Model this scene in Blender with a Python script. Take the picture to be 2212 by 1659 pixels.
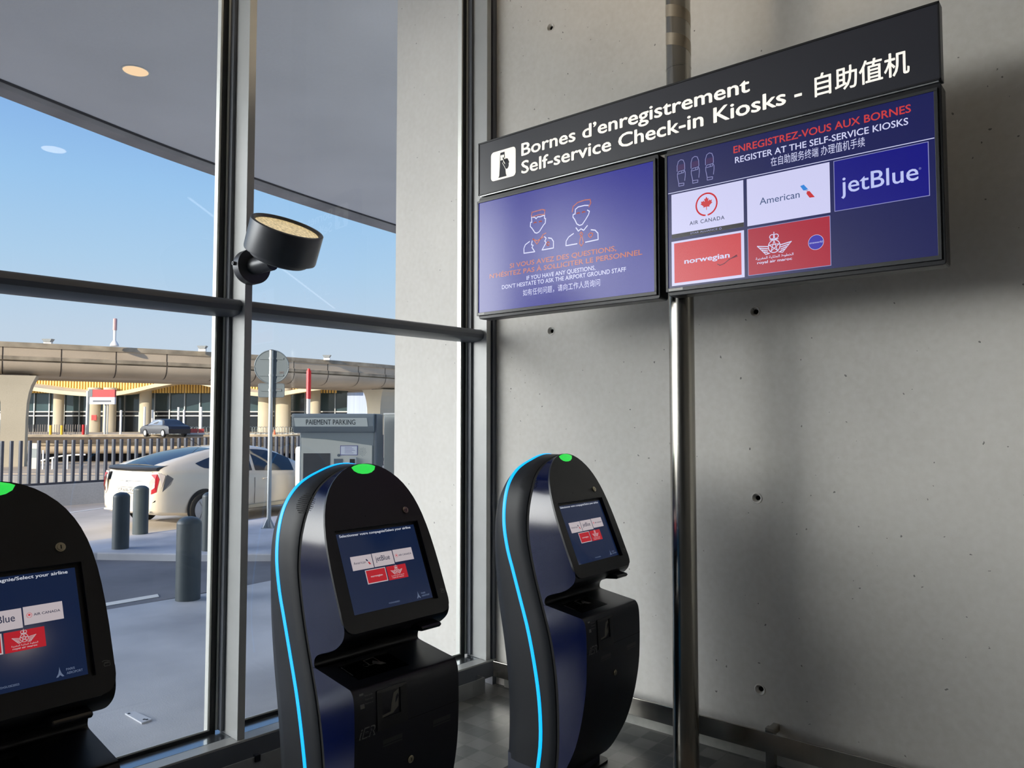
import bpy, math, random
import numpy as np
from mathutils import Vector, Matrix
for o in list(bpy.data.objects): bpy.data.objects.remove(o)
random.seed(7)
sc = bpy.context.scene
COL = sc.collection
R = math.radians
# ------------------------------------------------------------------ camera
FPX, PITCH = 1640.0, math.atan(82.5 / 1640.0)
HEAD = R(90 - 50.711)                     # heading of the camera, from +X
FH = Vector((math.cos(HEAD), math.sin(HEAD), 0))
RT = Vector((math.sin(HEAD), -math.cos(HEAD), 0))
cam = bpy.data.cameras.new('camera'); cam.sensor_width = 36; cam.lens = FPX / 2212 * 36
cam.clip_start = .05; cam.clip_end = 20000
co = bpy.data.objects.new('camera', cam); COL.objects.link(co)
co.location = (0, 0, 1.6)
co.rotation_euler = (math.pi / 2 + PITCH, 0, HEAD - math.pi / 2)
sc.camera = co
# ------------------------------------------------------------------ sky, sun, exposure
SUN_DIR = Vector((-.95, -.13, .30)).normalized()      # towards the sun: low, from the left
ADDED_GLOW, ADDED_GLOW_POWER = 15.5, 14.0
ADDED_GLOW_DIR = Vector((-.75, .65, .10)).normalized()      # bright patch added to the unseen sky at left, lights the wall
w = bpy.data.worlds.new('sky'); sc.world = w; w.use_nodes = True
nt = w.node_tree; nt.nodes.clear()
def lin(c):
    return tuple((x / 255 / 12.92 if x / 255 <= .04045 else ((x / 255 + .055) / 1.055) ** 2.4) for x in c)
# clear evening sky: pale at the horizon, deeper blue above, with a broad glow added out of view at left
geo = nt.nodes.new('ShaderNodeTexCoord'); sep = nt.nodes.new('ShaderNodeSeparateXYZ'); nt.links.new(geo.outputs['Generated'], sep.inputs[0])
rmp = nt.nodes.new('ShaderNodeValToRGB'); nt.links.new(sep.outputs['Z'], rmp.inputs[0]); er = rmp.color_ramp.elements
SKY = [(0, (214, 224, 236)), (.105, (203, 221, 240)), (.19, (182, 216, 246)), (.276, (162, 206, 248)), (.342, (145, 190, 243)), (.42, (128, 174, 236)), (.7, (90, 140, 215)), (1, (60, 105, 185))]
er[0].position = 0; er[0].color = (*lin(SKY[0][1]), 1); er[1].position = 1; er[1].color = (*lin(SKY[-1][1]), 1)
for p_, c_ in SKY[1:-1]: e_ = er.new(p_); e_.color = (*lin(c_), 1)
dt = nt.nodes.new('ShaderNodeVectorMath'); dt.operation = 'DOT_PRODUCT'; dt.inputs[1].default_value = ADDED_GLOW_DIR; nt.links.new(geo.outputs['Generated'], dt.inputs[0])
mx0 = nt.nodes.new('ShaderNodeMath'); mx0.operation = 'MAXIMUM'; mx0.inputs[1].default_value = 0; nt.links.new(dt.outputs['Value'], mx0.inputs[0])
pw = nt.nodes.new('ShaderNodeMath'); pw.operation = 'POWER'; pw.inputs[1].default_value = ADDED_GLOW_POWER; nt.links.new(mx0.outputs[0], pw.inputs[0])
hz = nt.nodes.new('ShaderNodeVectorMath'); hz.operation = 'SCALE'; hz.inputs[0].default_value = (1.0, .985, .95); nt.links.new(pw.outputs[0], hz.inputs['Scale'])
hs = nt.nodes.new('ShaderNodeVectorMath'); hs.operation = 'SCALE'; hs.inputs['Scale'].default_value = ADDED_GLOW; nt.links.new(hz.outputs[0], hs.inputs[0])
sm = nt.nodes.new('ShaderNodeVectorMath'); sm.operation = 'ADD'; nt.links.new(rmp.outputs[0], sm.inputs[0]); nt.links.new(hs.outputs[0], sm.inputs[1])
bg = nt.nodes.new('ShaderNodeBackground'); bg.inputs[1].default_value = 1.0
wo = nt.nodes.new('ShaderNodeOutputWorld')
nt.links.new(sm.outputs[0], bg.inputs[0]); nt.links.new(bg.outputs[0], wo.inputs[0])
w.cycles.sampling_method = 'MANUAL'; w.cycles.sample_map_resolution = 1024
sl = bpy.data.lights.new('sun', 'SUN'); sl.energy = 5.6; sl.angle = R(.6); sl.color = (1, .87, .70)
so = bpy.data.objects.new('sun', sl); COL.objects.link(so)
so.rotation_euler = SUN_DIR.to_track_quat('Z', 'Y').to_euler()
vs = sc.view_settings
vs.view_transform = 'Standard'; vs.look = 'None'; vs.gamma = 1; vs.use_curve_mapping = False; vs.exposure = 0.0

# ------------------------------------------------------------------ helpers
def lin(c):
    return tuple((x / 255 / 12.92 if x / 255 <= .04045 else ((x / 255 + .055) / 1.055) ** 2.4) for x in c)
MATS = {}
def mat(name, c=(128, 128, 128), rough=.5, metal=0, spec=.5, noise=None, bump=None, emit=None, estr=1, coat=0, tint2=None, aniso=0):
    """principled material; noise=(scale, amount[, stretch]) varies the colour, bump=(scale, strength)"""
    if name in MATS: return MATS[name]
    m = bpy.data.materials.new(name); m.use_nodes = True; t = m.node_tree; b = t.nodes['Principled BSDF']
    L = lin(c)
    b.inputs['Base Color'].default_value = (*L, 1); b.inputs['Roughness'].default_value = rough
    b.inputs['Metallic'].default_value = metal; b.inputs['Specular IOR Level'].default_value = spec
    if coat: b.inputs['Coat Weight'].default_value = coat; b.inputs['Coat Roughness'].default_value = .08
    if aniso: b.inputs['Anisotropic'].default_value = aniso
    if emit: b.inputs['Emission Color'].default_value = (*lin(emit), 1); b.inputs['Emission Strength'].default_value = estr
    if noise or bump:
        tc = t.nodes.new('ShaderNodeTexCoord')
    if noise:
        mp = t.nodes.new('ShaderNodeMapping'); t.links.new(tc.outputs['Object'], mp.inputs[0])
        if len(noise) > 2: mp.inputs['Scale'].default_value = noise[2]
        n = t.nodes.new('ShaderNodeTexNoise'); n.inputs['Scale'].default_value = noise[0]; n.inputs['Detail'].default_value = 6
        t.links.new(mp.outputs[0], n.inputs['Vector'])
        r = t.nodes.new('ShaderNodeValToRGB'); t.links.new(n.outputs[0], r.inputs[0])
        a = noise[1]; l2 = lin(tint2) if tint2 else L
        r.color_ramp.elements[0].position = .3; r.color_ramp.elements[1].position = .7
        r.color_ramp.elements[0].color = (*[x * (1 - a) for x in l2], 1); r.color_ramp.elements[1].color = (*[min(1, x * (1 + a)) for x in L], 1)
        t.links.new(r.outputs[0], b.inputs['Base Color'])
    if bump:
        n = t.nodes.new('ShaderNodeTexNoise'); n.inputs['Scale'].default_value = bump[0]; n.inputs['Detail'].default_value = 5
        t.links.new(tc.outputs['Object'], n.inputs['Vector'])
        bp = t.nodes.new('ShaderNodeBump'); bp.inputs['Strength'].default_value = bump[1]; bp.inputs['Distance'].default_value = .01
        t.links.new(n.outputs[0], bp.inputs['Height']); t.links.new(bp.outputs[0], b.inputs['Normal'])
    MATS[name] = m
    return m
def tag(o, label, cat, group=None, kind=None):
    if label: o['label'] = label
    if cat: o['category'] = cat
    if group: o['group'] = group
    if kind: o['kind'] = kind
    return o
def empty(name, loc=(0, 0, 0), rz=0.0, label=None, cat=None, group=None, kind=None):
    o = bpy.data.objects.new(name, None); COL.objects.link(o); o.empty_display_size = .1
    o.location = loc; o.rotation_euler = (0, 0, rz)
    return tag(o, label, cat, group, kind)
def copy_tree(o, parent=None):
    c = o.copy(); COL.objects.link(c)
    if parent: c.parent = parent
    for ch in list(o.children): copy_tree(ch, c)
    return c
_txt = {}
def glyphs(s, bold=0.0, shear=0.0, res=3, spacing=1.0):
    """outline of a line of lettering as flat faces, cap height about 0.7"""
    k = (s, bold, shear, res, spacing)
    if k in _txt: return _txt[k]
    c = bpy.data.curves.new('lettering', 'FONT'); c.body = s; c.size = 1; c.shear = shear; c.resolution_u = res; c.space_character = spacing
    o = bpy.data.objects.new('lettering', c); COL.objects.link(o)
    dg = bpy.context.evaluated_depsgraph_get()
    me = bpy.data.meshes.new_from_object(o.evaluated_get(dg))
    V = [(v.co.x, v.co.y) for v in me.vertices]; F = [tuple(p.vertices) for p in me.polygons]
    bpy.data.objects.remove(o); bpy.data.curves.remove(c); bpy.data.meshes.remove(me)
    _txt[k] = (V, F); return V, F
class MB:
    def __init__(s, M=None): s.v = []; s.f = []; s.mi = []; s.mats = []; s.M = M or Matrix.Identity(4)
    def slot(s, m):
        if m not in s.mats: s.mats.append(m)
        return s.mats.index(m)
    def add(s, V, F, m):
        n = len(s.v); k = s.slot(m)
        s.v += [tuple(s.M @ Vector(p)) for p in V]
        s.f += [tuple(n + i for i in f) for f in F]; s.mi += [k] * len(F)
        return s
    def poly(s, P, m): return s.add(P, [tuple(range(len(P)))], m)
    def box(s, x0, x1, y0, y1, z0, z1, m):
        V = [(x, y, z) for z in (z0, z1) for x, y in ((x0, y0), (x1, y0), (x1, y1), (x0, y1))]
        return s.add(V, [(3, 2, 1, 0), (4, 5, 6, 7), (0, 1, 5, 4), (1, 2, 6, 5), (2, 3, 7, 6), (3, 0, 4, 7)], m)
    def grid(s, rows, m, cu=False, cv=False):
        nr, nc = len(rows), len(rows[0]); V = [p for r in rows for p in r]; F = []
        for i in range(nr if cv else nr - 1):
            for j in range(nc if cu else nc - 1):
                a, b = i * nc + j, i * nc + (j + 1) % nc; i2 = (i + 1) % nr
                F.append((a, b, i2 * nc + (j + 1) % nc, i2 * nc + j))
        return s.add(V, F, m)
    def loft(s, rings, m, caps=True):
        s.grid(rings, m, cu=True)
        if caps:
            s.poly(list(reversed(rings[0])), m); s.poly(rings[-1], m)
        return s
    def cyl(s, p0, p1, r0, m, r1=None, n=20, caps=True):
        p0, p1 = Vector(p0), Vector(p1); d = (p1 - p0).normalized(); r1 = r0 if r1 is None else r1
        a = d.orthogonal().normalized(); b = d.cross(a)
        rg = lambda p, r: [tuple(p + (a * math.cos(2 * math.pi * i / n) + b * math.sin(2 * math.pi * i / n)) * r) for i in range(n)]
        return s.loft([rg(p0, r0), rg(p1, r1)], m, caps)
    def lathe(s, prof, m, n=28, M=None, caps=True):
        M = M or Matrix.Identity(4)
        rings = [[tuple(M @ Vector((max(r, 1e-4) * math.cos(2 * math.pi * i / n), max(r, 1e-4) * math.sin(2 * math.pi * i / n), z))) for i in range(n)] for r, z in prof]
        return s.loft(rings, m, caps)
    def tube(s, path, r, m, n=8, closed=False):
        P = [Vector(p) for p in path]; rings = []
        for i, p in enumerate(P):
            a = P[(i + 1) % len(P)] if closed or i < len(P) - 1 else p; b = P[i - 1] if closed or i else p
            t = (a - b).normalized(); u = t.cross(Vector((0, 0, 1)))
            if u.length < .05: u = t.cross(Vector((0, 1, 0)))
            u.normalize(); v = t.cross(u)
            rings.append([tuple(p + (u * math.cos(2 * math.pi * k / n) + v * math.sin(2 * math.pi * k / n)) * r) for k in range(n)])
        if closed: return s.grid(rings, m, cu=True, cv=True)
        return s.loft(rings, m)
    def prism(s, P2, d0, d1, m, f=None):
        """polygon P2 in a plane extruded from d0 to d1; f maps (a, b, d) to a point"""
        f = f or (lambda a, b, d: (a, b, d)); n = len(P2)
        V = [f(a, b, d0) for a, b in P2] + [f(a, b, d1) for a, b in P2]
        F = [tuple(reversed(range(n))), tuple(range(n, 2 * n))] + [(i, (i + 1) % n, n + (i + 1) % n, n + i) for i in range(n)]
        return s.add(V, F, m)
    def stroke(s, pts, wd, d, m, f, closed=False):
        """a flat line of width wd through 2D points, lifted by d"""
        n = len(pts)
        for i in range(n if closed else n - 1):
            a, b = np.array(pts[i], float), np.array(pts[(i + 1) % n], float); t = b - a; l = np.hypot(*t)
            if l < 1e-6: continue
            t /= l; q = np.array((-t[1], t[0])) * wd / 2; a = a - t * wd * .3; b = b + t * wd * .3
            s.poly([f(*(p), d) for p in (a - q, b - q, b + q, a + q)], m)
        return s
    def text(s, st, x, y, h, m, f, d=0.0, width=None, align='l', bold=0.0, shear=0.0, spacing=1.0, ref=.7):
        """lettering with its baseline start (or centre/right) at (x, y), cap height h, squeezed to width"""
        V, F = glyphs(st, bold, shear, 3, spacing); k = h / ref
        x0 = min(p[0] for p in V); x1 = max(p[0] for p in V); kx = width / (x1 - x0) if width else k
        W = (x1 - x0) * kx; ox = x - {'l': 0, 'c': W / 2, 'r': W}[align]
        b = abs(bold) * .62
        for j, (bx, by) in enumerate(((0, 0), (-b, 0), (b, 0), (0, b * .8), (0, -b * .8)) if bold > 0 else ((0, 0),)):
            s.add([f(ox + (p[0] - x0 + bx) * kx, y + (p[1] + by) * k, d + j * 2e-5) for p in V], F, m)
        return s
    def build(s, name, parent=None, smooth=None, bevel=None, loc=None, seg=2, wn=True):
        me = bpy.data.meshes.new(name); me.from_pydata(s.v, [], s.f)
        for m in s.mats: me.materials.append(m)
        me.polygons.foreach_set('material_index', s.mi)
        if smooth:
            me.polygons.foreach_set('use_smooth', [True] * len(me.polygons))
            me.set_sharp_from_angle(angle=R(smooth))
        me.update(); me.validate()
        o = bpy.data.objects.new(name, me); COL.objects.link(o)
        if parent: o.parent = parent
        if loc: o.location = loc
        if bevel:
            b = o.modifiers.new('bevel', 'BEVEL'); b.width = bevel; b.segments = seg; b.limit_method = 'ANGLE'; b.angle_limit = R(40)
        return o
def rrect(x0, x1, y0, y1, r, n=5):
    P = []
    for cx, cy, a0 in ((x1 - r, y1 - r, 0), (x0 + r, y1 - r, 90), (x0 + r, y0 + r, 180), (x1 - r, y0 + r, 270)):
        for i in range(n + 1): a = R(a0 + 90 * i / n); P.append((cx + r * math.cos(a), cy + r * math.sin(a)))
    return P
def ell(cx, cy, a, b, n=32, a0=0, a1=360):
    return [(cx + a * math.cos(R(a0 + (a1 - a0) * i / n)), cy + b * math.sin(R(a0 + (a1 - a0) * i / n))) for i in range(n + (0 if a1 - a0 == 360 else 1))]
def cr(pts, k=4):
    """smooth curve through points"""
    P = [np.array(p, float) for p in pts]; out = []
    for i in range(len(P) - 1):
        p0 = P[max(i - 1, 0)]; p1 = P[i]; p2 = P[i + 1]; p3 = P[min(i + 2, len(P) - 1)]
        for j in range(k):
            t = j / k
            out.append(.5 * ((2 * p1) + (p2 - p0) * t + (2 * p0 - 5 * p1 + 4 * p2 - p3) * t * t + (3 * p1 - p0 - 3 * p2 + p3) * t ** 3))
    out.append(P[-1]); return [tuple(p) for p in out]
def interp(tab):
    T = sorted(cr(tab, 6)); X = [t[0] for t in T]; Y = [t[1] for t in T]
    return lambda x: float(np.interp(x, X, Y))
def at(px, d, z=0.0):
    """the place at depth d metres ahead along the photo's column px"""
    p = FH * d + RT * ((px - 1106) / FPX * d); return Vector((p.x, p.y, z))
AW = R(-3.855)                                   # the glass front is not square to the concrete wall
U = Vector((math.cos(AW), math.sin(AW), 0)); N = Vector((-U.y, U.x, 0))
MW = Matrix(((U.x, N.x, 0, 0), (U.y, N.y, 0, 0), (0, 0, 1, 0), (0, 0, 0, 1)))   # window space: u along, n outwards
XW = 3.61                                        # plane of the concrete wall
CEIL = 5.3

# ------------------------------------------------------------------ materials
def concrete(name, c, amt=.10, pores=True, sc_=1.3, bumps=.12):
    if name in MATS: return MATS[name]
    m = mat(name, c, rough=.75, spec=.3, noise=(sc_, amt)); t = m.node_tree; b = t.nodes['Principled BSDF']
    tc = t.nodes.new('ShaderNodeTexCoord')
    n2 = t.nodes.new('ShaderNodeTexNoise'); n2.inputs['Scale'].default_value = 34; n2.inputs['Detail'].default_value = 8
    t.links.new(tc.outputs['Object'], n2.inputs['Vector'])
    mx = t.nodes.new('ShaderNodeMix'); mx.data_type = 'RGBA'; mx.blend_type = 'OVERLAY'; mx.inputs['Factor'].default_value = .16
    src = b.inputs['Base Color'].links[0].from_socket
    t.links.new(src, mx.inputs['A']); t.links.new(n2.outputs[0], mx.inputs['B'])
    out = mx.outputs['Result']
    bp = t.nodes.new('ShaderNodeBump'); bp.inputs['Strength'].default_value = bumps; bp.inputs['Distance'].default_value = .01
    t.links.new(n2.outputs[0], bp.inputs['Height'])
    if pores:
        v = t.nodes.new('ShaderNodeTexVoronoi'); v.inputs['Scale'].default_value = 20; v.inputs['Randomness'].default_value = 1
        nd = t.nodes.new('ShaderNodeTexNoise'); nd.inputs['Scale'].default_value = 60
        ad = t.nodes.new('ShaderNodeMix'); ad.data_type = 'RGBA'; ad.blend_type = 'ADD'; ad.inputs['Factor'].default_value = .02
        t.links.new(tc.outputs['Object'], nd.inputs['Vector']); t.links.new(tc.outputs['Object'], ad.inputs['A']); t.links.new(nd.outputs['Color'], ad.inputs['B'])
        t.links.new(ad.outputs['Result'], v.inputs['Vector'])
        wn = t.nodes.new('ShaderNodeTexWhiteNoise'); wn.noise_dimensions = '3D'; t.links.new(v.outputs['Position'], wn.inputs['Vector'])
        ml = t.nodes.new('ShaderNodeMath'); ml.operation = 'MULTIPLY'; ml.inputs[1].default_value = .17; t.links.new(wn.outputs['Value'], ml.inputs[0])
        sb = t.nodes.new('ShaderNodeMath'); sb.operation = 'SUBTRACT'; sb.inputs[1].default_value = .07; t.links.new(ml.outputs[0], sb.inputs[0])
        lt = t.nodes.new('ShaderNodeMath'); lt.operation = 'LESS_THAN'; t.links.new(v.outputs['Distance'], lt.inputs[0]); t.links.new(sb.outputs[0], lt.inputs[1])
        dk = t.nodes.new('ShaderNodeMix'); dk.data_type = 'RGBA'; dk.inputs['B'].default_value = (*[x * .35 for x in lin(c)], 1)
        t.links.new(lt.outputs[0], dk.inputs['Factor']); t.links.new(out, dk.inputs['A']); out = dk.outputs['Result']
    t.links.new(out, b.inputs['Base Color']); t.links.new(bp.outputs[0], b.inputs['Normal'])
    return m
M_wall = concrete('wall_concrete', (212, 209, 203), .06)
M_pier = concrete('pier_concrete', (180, 180, 174), .09, sc_=2.2)
M_soffit = concrete('soffit_concrete', (236, 233, 229), .07, False, .5)
M_viad = concrete('viaduct_concrete', (190, 174, 152), .16, False, .35)
M_viad_dirty = concrete('stained_concrete', (158, 146, 126), .35, False, 1.2)
M_column = concrete('column_concrete', (196, 186, 164), .12, False, .3)
M_mull = mat('mullion_paint', (172, 174, 173), .32, noise=(6, .05), spec=.5)
M_gask = mat('black_gasket', (12, 13, 15), .45)
M_alu = mat('brushed_aluminium', (196, 200, 202), .28, .9, noise=(20, .05, (1, 1, .05)))
M_alu_edge = mat('aluminium_edge', (225, 226, 220), .35, .3)
M_steel = mat('stainless_steel', (172, 168, 160), .22, 1.0, noise=(30, .06, (1, 1, .02)), aniso=.4)
M_trans = mat('transom_paint', (92, 96, 104), .4, noise=(5, .06))
M_glass = bpy.data.materials.new('window_glass'); M_glass.use_nodes = True
def glass_nodes(m, tint, ior=1.45, rough=0.0):
    t = m.node_tree; t.nodes.clear()
    a = t.nodes.new('ShaderNodeBsdfTransparent'); a.inputs[0].default_value = (*tint, 1)
    g = t.nodes.new('ShaderNodeBsdfGlossy'); g.inputs['Roughness'].default_value = rough
    fr = t.nodes.new('ShaderNodeFresnel'); fr.inputs[0].default_value = ior
    mx = t.nodes.new('ShaderNodeMixShader'); o = t.nodes.new('ShaderNodeOutputMaterial')
    ge = t.nodes.new('ShaderNodeNewGeometry'); fm = t.nodes.new('ShaderNodeMath'); fm.operation = 'MULTIPLY_ADD'; fm.inputs[1].default_value = -1; fm.inputs[2].default_value = 1
    ml = t.nodes.new('ShaderNodeMath'); ml.operation = 'MULTIPLY'; t.links.new(ge.outputs['Backfacing'], fm.inputs[0]); t.links.new(fm.outputs[0], ml.inputs[0]); t.links.new(fr.outputs[0], ml.inputs[1])
    t.links.new(ml.outputs[0], mx.inputs[0]); t.links.new(a.outputs[0], mx.inputs[1]); t.links.new(g.outputs[0], mx.inputs[2]); t.links.new(mx.outputs[0], o.inputs[0])
glass_nodes(M_glass, (.955, .965, .965))
M_black = mat('black_plastic', (9, 11, 18), .38, noise=(40, .1))
M_navy = mat('navy_lacquer', (6, 17, 58), .14, .0, spec=.55)
M_front = mat('dark_navy_front', (13, 16, 30), .4, .1)
M_shell = mat('charcoal_shell', (30, 32, 36), .45, noise=(60, .06), spec=.3)
M_led = mat('blue_led_strip', (10, 60, 90), .4, emit=(0, 168, 255), estr=1.5)
M_green = mat('green_status_lens', (20, 120, 40), .3, emit=(52, 226, 84), estr=.9)
M_chrome = mat('chrome_lock', (190, 180, 160), .2, 1)
M_dark = mat('dark_void', (5, 5, 6), .8)
M_wtext = mat('printed_white', (150, 150, 150), .6)
def glow(name, c, s=1.0, rough=.27):
    return mat(name, (4, 4, 5), rough, spec=.5, emit=c, estr=s)

# ------------------------------------------------------------------ the room shell
def struct(mb, name, parent=None, **k):
    o = mb.build(name, parent, **k)
    if not parent: o['kind'] = 'structure'
    return o
def floor_mat():
    m = mat('stone_tiles', (120, 122, 122), .3, spec=.35); t = m.node_tree; b = t.nodes['Principled BSDF']
    tc = t.nodes.new('ShaderNodeTexCoord'); mp = t.nodes.new('ShaderNodeMapping'); t.links.new(tc.outputs['Object'], mp.inputs[0])
    mp.inputs['Scale'].default_value = (1 / .105,) * 3
    fl = t.nodes.new('ShaderNodeVectorMath'); fl.operation = 'FLOOR'; t.links.new(mp.outputs[0], fl.inputs[0])
    wn = t.nodes.new('ShaderNodeTexWhiteNoise'); wn.noise_dimensions = '2D'; t.links.new(fl.outputs[0], wn.inputs['Vector'])
    fc = t.nodes.new('ShaderNodeVectorMath'); fc.operation = 'FRACTION'; t.links.new(mp.outputs[0], fc.inputs[0])
    sx = t.nodes.new('ShaderNodeSeparateXYZ'); t.links.new(fc.outputs[0], sx.inputs[0])
    mn = None
    for k in ('X', 'Y'):
        a = t.nodes.new('ShaderNodeMath'); a.operation = 'PINGPONG'; a.inputs[1].default_value = .5; t.links.new(sx.outputs[k], a.inputs[0])
        if mn is None: mn = a
        else:
            q = t.nodes.new('ShaderNodeMath'); q.operation = 'MINIMUM'; t.links.new(mn.outputs[0], q.inputs[0]); t.links.new(a.outputs[0], q.inputs[1]); mn = q
    lt = t.nodes.new('ShaderNodeMath'); lt.operation = 'LESS_THAN'; lt.inputs[1].default_value = .022; t.links.new(mn.outputs[0], lt.inputs[0])
    ns = t.nodes.new('ShaderNodeTexNoise'); ns.inputs['Scale'].default_value = 9; ns.inputs['Detail'].default_value = 8; t.links.new(tc.outputs['Object'], ns.inputs['Vector'])
    ad = t.nodes.new('ShaderNodeMath'); ad.operation = 'MULTIPLY_ADD'; ad.inputs[1].default_value = .55; t.links.new(ns.outputs[0], ad.inputs[0]); t.links.new(wn.outputs['Value'], ad.inputs[2])
    r = t.nodes.new('ShaderNodeValToRGB'); t.links.new(ad.outputs[0], r.inputs[0])
    r.color_ramp.elements[0].position = .2; r.color_ramp.elements[1].position = 1.3
    r.color_ramp.elements[0].color = (*lin((62, 64, 66)), 1); r.color_ramp.elements[1].color = (*lin((118, 118, 115)), 1)
    mx = t.nodes.new('ShaderNodeMix'); mx.data_type = 'RGBA'; mx.inputs['B'].default_value = (*lin((104, 104, 102)), 1)
    t.links.new(lt.outputs[0], mx.inputs['Factor']); t.links.new(r.outputs[0], mx.inputs['A']); t.links.new(mx.outputs['Result'], b.inputs['Base Color'])
    return m
M_floor = floor_mat()
XL, YB = -24.0, -12.0                            # far left end and back of the hall
NG, NF = 3.50, 3.325                             # glass plane and inner end of the mullion fins
def wy(n, x): return (n - N.x * x) / N.y         # y of a window-space line n at x
mb = MB(); mb.poly([(XL, YB, 0), (XW + .4, YB, 0), (XW + .4, wy(NG, XW + .4), 0), (XL, wy(NG, XL), 0)], M_floor); struct(mb, 'floor')
M_ceil = mat('white_ceiling', (205, 203, 198), .8)
M_room = mat('room_paint', (150, 146, 140), .8)
mb = MB(); mb.box(XL, XW + .4, YB, 3.9, CEIL, CEIL + .2, M_ceil); struct(mb, 'ceiling')
mb = MB(); mb.box(XL, XW + .4, YB - .2, YB, -.3, CEIL, M_room); struct(mb, 'wall_back')
mb = MB(); mb.box(-110, XW + .4, YB, 3.2, CEIL + .25, 20.2, M_room); struct(mb, 'unseen_upper_mass')  # unseen storeys overhead, height and length set for the shadow they throw outside
mb = MB(); mb.box(XL - .2, XL, YB, 4.9, -.3, CEIL, M_room); struct(mb, 'wall_left')
# concrete wall with its formwork tie holes, running on outside as a pier
HOLES = [(2.654, 3.984), (2.656, 2.14), (1.418, 2.141), (1.423, 1.233), (1.423, .324)]
def wall_with_holes():
    mb = MB(); mb.box(XW, XW + .4, YB, 4.02, -.4, CEIL + 1.2, M_wall); o = mb.build('wall_right')
    cut = MB()
    for y, z in HOLES:
        Mx = Matrix.Translation((XW, y, z)) @ Matrix.Rotation(R(90), 4, 'Y')
        cut.lathe([(0, .05), (.011, .05), (.013, .012), (.021, 0), (.021, -.02), (0, -.02)], M_dark, 20, Mx)
    c = cut.build('cutter')
    import bmesh
    for ob in (o, c):
        bm = bmesh.new(); bm.from_mesh(ob.data); bmesh.ops.remove_doubles(bm, verts=bm.verts, dist=2e-4); bmesh.ops.recalc_face_normals(bm, faces=bm.faces); bm.to_mesh(ob.data); bm.free()
    b = o.modifiers.new('holes', 'BOOLEAN'); b.object = c; b.operation = 'DIFFERENCE'; b.solver = 'EXACT'
    dg = bpy.context.evaluated_depsgraph_get(); me = bpy.data.meshes.new_from_object(o.evaluated_get(dg))
    o.modifiers.clear(); o.data = me; bpy.data.objects.remove(c)
    o['kind'] = 'structure'; return o
wall_right = wall_with_holes()
tie_where = ['high on the wall above the sign', 'just below the left screen', 'topmost of three right of the pole, below the screens',
             'middle of three right of the pole', 'lowest of three right of the pole, above the rail']
for (y, z), wh in zip(HOLES, tie_where):
    Mx = Matrix.Translation((XW, y, z)) @ Matrix.Rotation(R(90), 4, 'Y')
    mb = MB(); mb.lathe([(.0107, .014), (.0107, .049), (0, .049)], M_dark, 20, Mx, False)
    mb.lathe([(.021, .001), (.021, -.001), (.0235, -.0025), (.0275, -.001), (.0275, .001)], M_wall, 24, Mx, False)
    tag(mb.build('tie_hole', smooth=30), 'round dark-centred hole in the concrete, ' + wh, 'wall hole', 'formwork tie holes in the concrete wall')
mb = MB(); mb.box(XW - .018, XW, YB, 3.0, 0, .085, concrete('skirting_stone', (176, 176, 170), .12, False, 5)); struct(mb, 'baseboard_right')
# stainless bumper rail in front of the skirting
rail = empty('bumper_rail', (3.51, 1.4, 0), 0, 'brushed stainless bumper rail running low along the concrete wall', 'rail')
mb = MB(Matrix.Translation((-3.51, -1.4, 0))); mb.box(3.50, 3.512, -6, 3.01, .085, .175, M_steel); mb.build('rail_plate', rail, bevel=.002)
for y in (2.85, 1.345, -.16, -1.66):
    mb = MB(Matrix.Translation((-3.51, -1.4, 0))); mb.box(3.513, 3.553, y - .02, y + .02, 0, .19, M_steel); mb.box(3.553, XW - .001, y - .015, y + .015, .155, .187, M_steel)
    mb.build('post', rail, bevel=.002)
mb = MB(); mb.box(2.75, 3.2, 1.25, 1.66, 0, .006, mat('floor_plate', (120, 112, 104), .35))
tag(mb.build('floor_plate', bevel=.001), 'brownish grey flat floor plate lying at the foot of the steel pole', 'floor plate')

# ------------------------------------------------------------------ glass front
M_sill = mat('sill_aluminium', (150, 156, 162), .18, .85)
TOP = CEIL
def mullion(name, u0, depth_in=NF, wd=.036, label=None):
    root = empty(name, MW @ Vector((u0, NF, 0)), AW, kind='structure')
    L = Matrix.Translation((-u0, -NF, 0))
    mb = MB(L); mb.box(u0, u0 + wd, NF, NG - .004, .1525, TOP, M_mull); mb.build('fin', root, bevel=.0015)
    mb = MB(L); mb.box(u0 - .016, u0, NG - .05, NG - .004, .165, TOP, M_trans); mb.build('clamp_strip', root)
    mb = MB(L); mb.box(u0 - .026, u0 - .017, NG - .018, NG + .0, .165, TOP, M_alu_edge); mb.build('reflection_line', root)  # pale strip modelled in place of the reflected line beside the gasket
    mb = MB(L); mb.box(u0 - .048, u0 - .026, NG - .012, NG + .02, .15, TOP, M_gask); mb.box(u0 + wd, u0 + wd + .02, NG - .01, NG + .02, .15, TOP, M_gask); mb.build('gasket', root)
    mb = MB(L); mb.box(u0 - .06, u0 - .0485, NG - .004, NG + .03, .15, TOP, M_alu_edge); mb.build('glass_edge', root)
    return root
U1, U2 = 1.7205, 3.318
mullion('trim_1', U1); mullion('trim_2', U2)
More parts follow.
